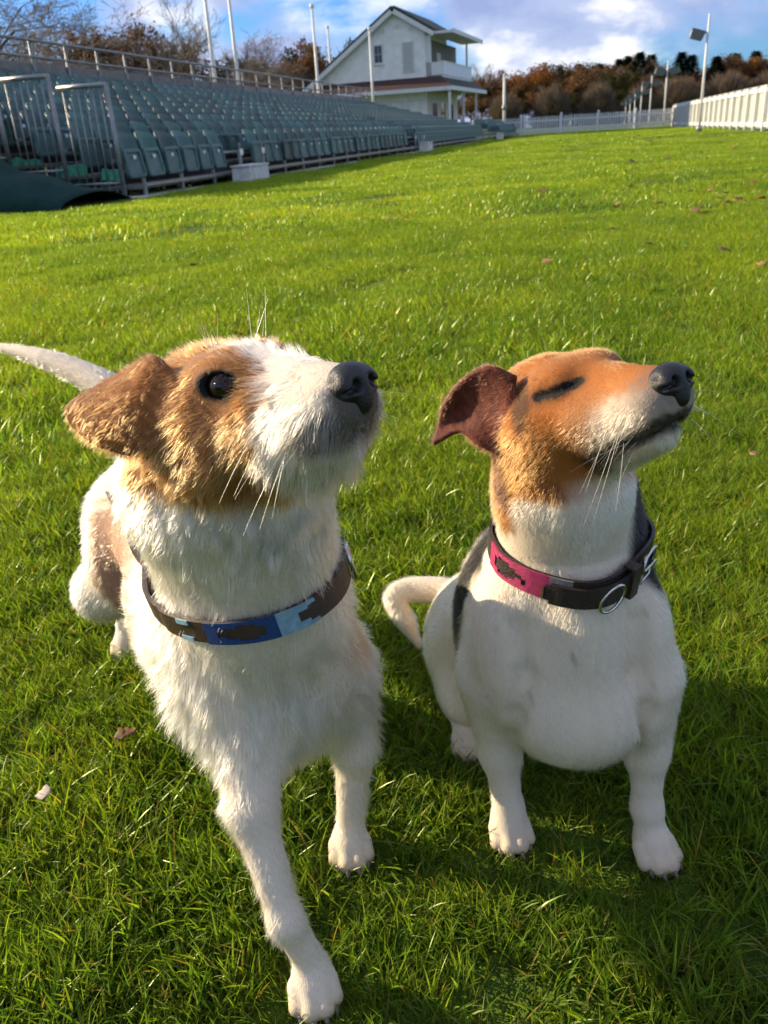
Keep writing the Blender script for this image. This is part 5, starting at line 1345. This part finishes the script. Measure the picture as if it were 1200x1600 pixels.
def ring_around(S, cen, nrmv, off, n=200):
    """closed line round the neck: where a tilted plane meets the coat"""
    nrmv = nrm(np.array(nrmv)); a = nrm(np.cross(nrmv, (0, 1, 0))); b = np.cross(nrmv, a); out = []
    th = np.linspace(0, 2 * math.pi, n, endpoint=False); D = np.cos(th)[:, None] * a + np.sin(th)[:, None] * b
    r = np.full(n, .005)
    for _ in range(90):
        d = S.ev(np.array(cen) + D * r[:, None]); r += np.clip(-d, -.01, .01) * .6
    for _ in range(6): r = (np.roll(r, 1) + r * 2 + np.roll(r, -1)) / 4
    return np.array(cen) + D * (r + off)[:, None]
def collar_a():
    fr, lf, rt = at_y(388, 1003, .4480), at_y(262, 940, .530), at_y(537, 898, .505)
    ax = np.cross(rt - fr, lf - fr); ax *= np.sign(ax[2]); ax = nrm(ax)
    back = np.array((-.125, .64, 0)); back[2] = fr[2] - (ax[0] * (back[0] - fr[0]) + ax[1] * (back[1] - fr[1])) / ax[2]
    line = ring_around(S_A, fr * .45 + back * .55, ax, .0062, 260)
    st = Strap(line, ax, .0168)
    root = empty('dog_collar', line.mean(0)); c0 = st.nearest(fr)
    ch = []
    i0 = int(np.argmin(np.linalg.norm(line - fr, axis=1))); sgn = 1 if line[(i0 + 8) % 260][0] > line[i0 - 8][0] else -1
    u = lambda mm: c0 + sgn * mm * .001
    ch.append(st.slab(0, st.len, -1, 1, -.0012, .0014).build('strap', M_LEATHER, root))
    ch.append(st.slab(0, st.len, -.98, .98, -.0022, -.0013).build('lining', M_DLEATHER, root))
    hh = (.0010, .0024)
    def blk(name, mat, rects):
        mb = MB()
        for a, b, t0, t1 in rects: st.slab(u(a), u(b), t0, t1, *hh, mb=mb)
        ch.append(mb.build(name, mat, root))
    # blue block with a stepped brown diamond left open in it, then the pale blue block
    for side in (1, -1):
        q = lambda a, b: (a, b) if side > 0 else (-b, -a)
        blk('blue_stitching', M_BLUE, [(-36, -26, *q(0, 1.02)), (-26, -20, *q(.30, 1.02)), (-20, -10, *q(.52, 1.02)), (-10, 3, *q(.72, 1.02)), (3, 9, *q(.45, 1.02)), (9, 17, *q(0, 1.02))])
        blk('pale_blue_stitching', M_SKYB, [(17, 31, *q(0, 1.02)), (31, 38, *q(.45, 1.02)), (38, 44, *q(.72, 1.02))])
        blk('pale_blue_stitching', M_SKYB, [(-62, -50, *q(.60, 1.02))])
    # buckle at the far right
    b0 = u(105); k = MB()
    k.tube([st.at(b0 - .008, -1.25, .004), st.at(b0 + .008, -1.25, .004), st.at(b0 + .008, 1.25, .004), st.at(b0 - .008, 1.25, .004), st.at(b0 - .008, -1.25, .004)], .0016, 8)
    ch.append(k.build('buckle', M_STEEL, root, smooth=True))
    ch.append(st.slab(b0 + .010, b0 + .020, -1.12, 1.12, .001, .0045).build('keeper_loop', M_DLEATHER, root))
    for o in ch: o.matrix_parent_inverse = Matrix.Translation(root.location).inverted()
    tag(root, 'brown leather collar with blue and pale blue stitching on the rough-coated dog', 'collar')
def collar_b():
    fr, lf, rt = at_y(905, 938, .5195), at_y(770, 880, .575), at_y(1022, 888, .565)
    back = (lf + rt) / 2 + np.array((0, .062, .012))
    nv = np.cross(rt - lf, back - fr); nv *= np.sign(nv[2]); cen = (fr + back) / 2
    line = ring_around(S_B, cen, nv, .0035)
    st = Strap(line, nrm(nv), .0205); root = empty('dog_collar', line.mean(0)); ch = []
    c0 = st.nearest(at_y(850, 935, .525)); sgn = 1 if st.nearest(at_y(950, 935, .525)) > c0 else -1
    u = lambda mm: c0 + sgn * mm * .001
    ch.append(st.slab(0, st.len, -1, 1, -.0015, .0012).build('strap', M_DLEATHER, root))
    def blk(name, mat, rects):
        mb = MB()
        for a, b, t0, t1 in rects: st.slab(u(a), u(b), t0, t1, .0009, .0024, mb=mb)
        ch.append(mb.build(name, mat, root))
    for side in (1, -1):
        q = lambda a, b: (a, b) if side > 0 else (-b, -a)
        blk('pink_stitching', M_PINK, [(-62, -52, *q(0, 1.02)), (-52, -46, *q(.45, 1.02)), (-46, -34, *q(.72, 1.02)), (-34, -28, *q(.5, 1.02)), (-28, -22, *q(.2, 1.02)), (-22, 0, *q(.55 if side < 0 else 0, 1.02))])
    blk('pink_stitching', M_PINK, [(-18, 0, -.55, 0.0)])
    blk('grey_stitching', M_GREYT, [(0, 17, -.1, 1.02)])
    # overlapping tongue of the strap with its pointed end, ring, keeper and buckle
    tg = st.slab(u(2), u(92), -1.05, .62, .0030, .0062); st.slab(u(-2), u(2), -.75, .35, .0030, .0060, mb=tg)
    ch.append(tg.build('strap_end', M_DLEATHER, root))
    tip = st.slab(u(-3.2), u(-2.1), -.70, .30, .0028, .0070); ch.append(tip.build('metal_tip', M_STEEL, root))
    kp = st.slab(u(64), u(74), -1.25, 1.05, .0055, .0085); st.slab(u(64), u(74), 1.05, 1.25, -.0015, .0085, mb=kp); st.slab(u(64), u(74), -1.4, -1.25, -.0015, .0085, mb=kp)
    ch.append(kp.build('keeper_loop', M_DLEATHER, root))
    o = u(44); pts = []
    for k in range(25):
        a = 2 * math.pi * k / 24; pts.append(st.at(o + .0072 * math.cos(a) * 1.0 + .004 * math.sin(a), -.35 + 1.05 * math.sin(a), .0082 + .0015 * math.cos(a)))
    ch.append(MB().tube(pts, .0013, 8, caps=False).build('ring', M_STEEL, root, smooth=True))
    bu = MB(); o = u(92); bu.tube([st.at(o - .009, -1.1, .006), st.at(o + .009, -1.1, .006), st.at(o + .009, 1.35, .007), st.at(o - .009, 1.35, .007), st.at(o - .009, -1.1, .006)], .0017, 8)
    bu.tube([st.at(o - .009, .1, .008), st.at(o + .011, .1, .009)], .0013, 6)
    ch.append(bu.build('buckle', M_STEEL, root, smooth=True))
    for q in ch: q.matrix_parent_inverse = Matrix.Translation(root.location).inverted()
    tag(root, 'dark leather collar with pink stitching and steel ring on the smooth-coated dog', 'collar')
collar_a(); collar_b()
# ================================================================== fallen leaves on the lawn
def leaf_one(seed, s):
    r = random.Random(seed); n = 9; vs = []; 
    for i in range(n):
        t = i / (n - 1); hw_ = s * .42 * math.sin(math.pi * (t ** .8)) * (1 + .35 * (i % 2) * (1 if 1 < i < n - 1 else 0)); x = (t - .5) * s * 1.3; c = s * .35 * (t - .5) ** 2
        vs += [(x, -hw_, c + .30 * hw_ + r.uniform(-.06, .06) * s), (x, 0, c), (x, hw_, c + .30 * hw_ + r.uniform(-.06, .06) * s)]
    fs = []
    for i in range(n - 1):
        for j in (0, 1): a = 3 * i + j; fs.append((a, a + 1, a + 4, a + 3))
    return vs, fs
LM = [material('leaf_russet', (.27, .088, .018), .6, noise=.4, noise_scale=60), material('leaf_tan', (.34, .19, .075), .6, noise=.4, noise_scale=60), material('leaf_brown', (.16, .075, .022), .65, noise=.4, noise_scale=60), material('leaf_bleached', (.42, .36, .30), .7, noise=.3, noise_scale=60)]
spots_l = [(302, 412, .050, 0, 'curled russet leaf on the lawn above the rough-coated dog'), (608, 345, .05, 1, 'small orange-tan leaf on the lawn above the gap between the dogs'), (848, 300, .09, 0, 'bright russet leaf on the lawn in front of the far low seats'),
    (548, 437, .028, 0, 'tiny russet leaf just behind the rough-coated dog'), (196, 1146, .020, 2, 'brown leaf caught in the grass left of the rough-coated dog'), (70, 1238, .016, 3, 'bleached leaf in the grass at the left edge'), (855, 410, .045, 1, 'pale tan leaf above the smooth-coated dog'),
    (1130, 391, .06, 2, 'brown leaf on the lawn at the right, largest of its cluster'), (1015, 382, .05, 0, 'russet leaf left of the brown cluster on the right'), (1090, 323, .08, 2, 'dark brown leaf below the board fence'), (1190, 415, .05, 1, 'tan leaf at the right edge of the lawn'),
    (1178, 708, .014, 1, 'tiny orange leaf in the grass right of the sitting dog'), (960, 355, .05, 2, 'brown leaf between the dogs and the picket fence')]
def put_leaf(i, px, py, s, m, lb, grp='fallen leaves on the lawn'):
    p = ground_at(px, py, .03); vs, fs = leaf_one(i, s)
    o = MB().add(vs, fs).build('fallen_leaf', LM[m], None, (p[0], p[1], .028 + float(bumps(p[0], p[1]))), (random.uniform(-.3, .3), random.uniform(-.3, .3), random.uniform(0, 6.28)), True)
    md = o.modifiers.new('t', 'SOLIDIFY'); md.thickness = .0012
    tag(o, lb, 'leaf', grp)
for i, q in enumerate(spots_l): put_leaf(i, *q)
rl = random.Random(77)
for i in range(26):
    px = rl.uniform(960, 1195); py = 212 + 110 * rl.random() ** 1.6
    put_leaf(100 + i, px, py, rl.uniform(.08, .13) if py < 260 else rl.uniform(.05, .08), rl.choice((0, 1, 2, 2)), 'small brown fallen leaf scattered on the lawn near the board fence', 'small leaves scattered near the board fence')
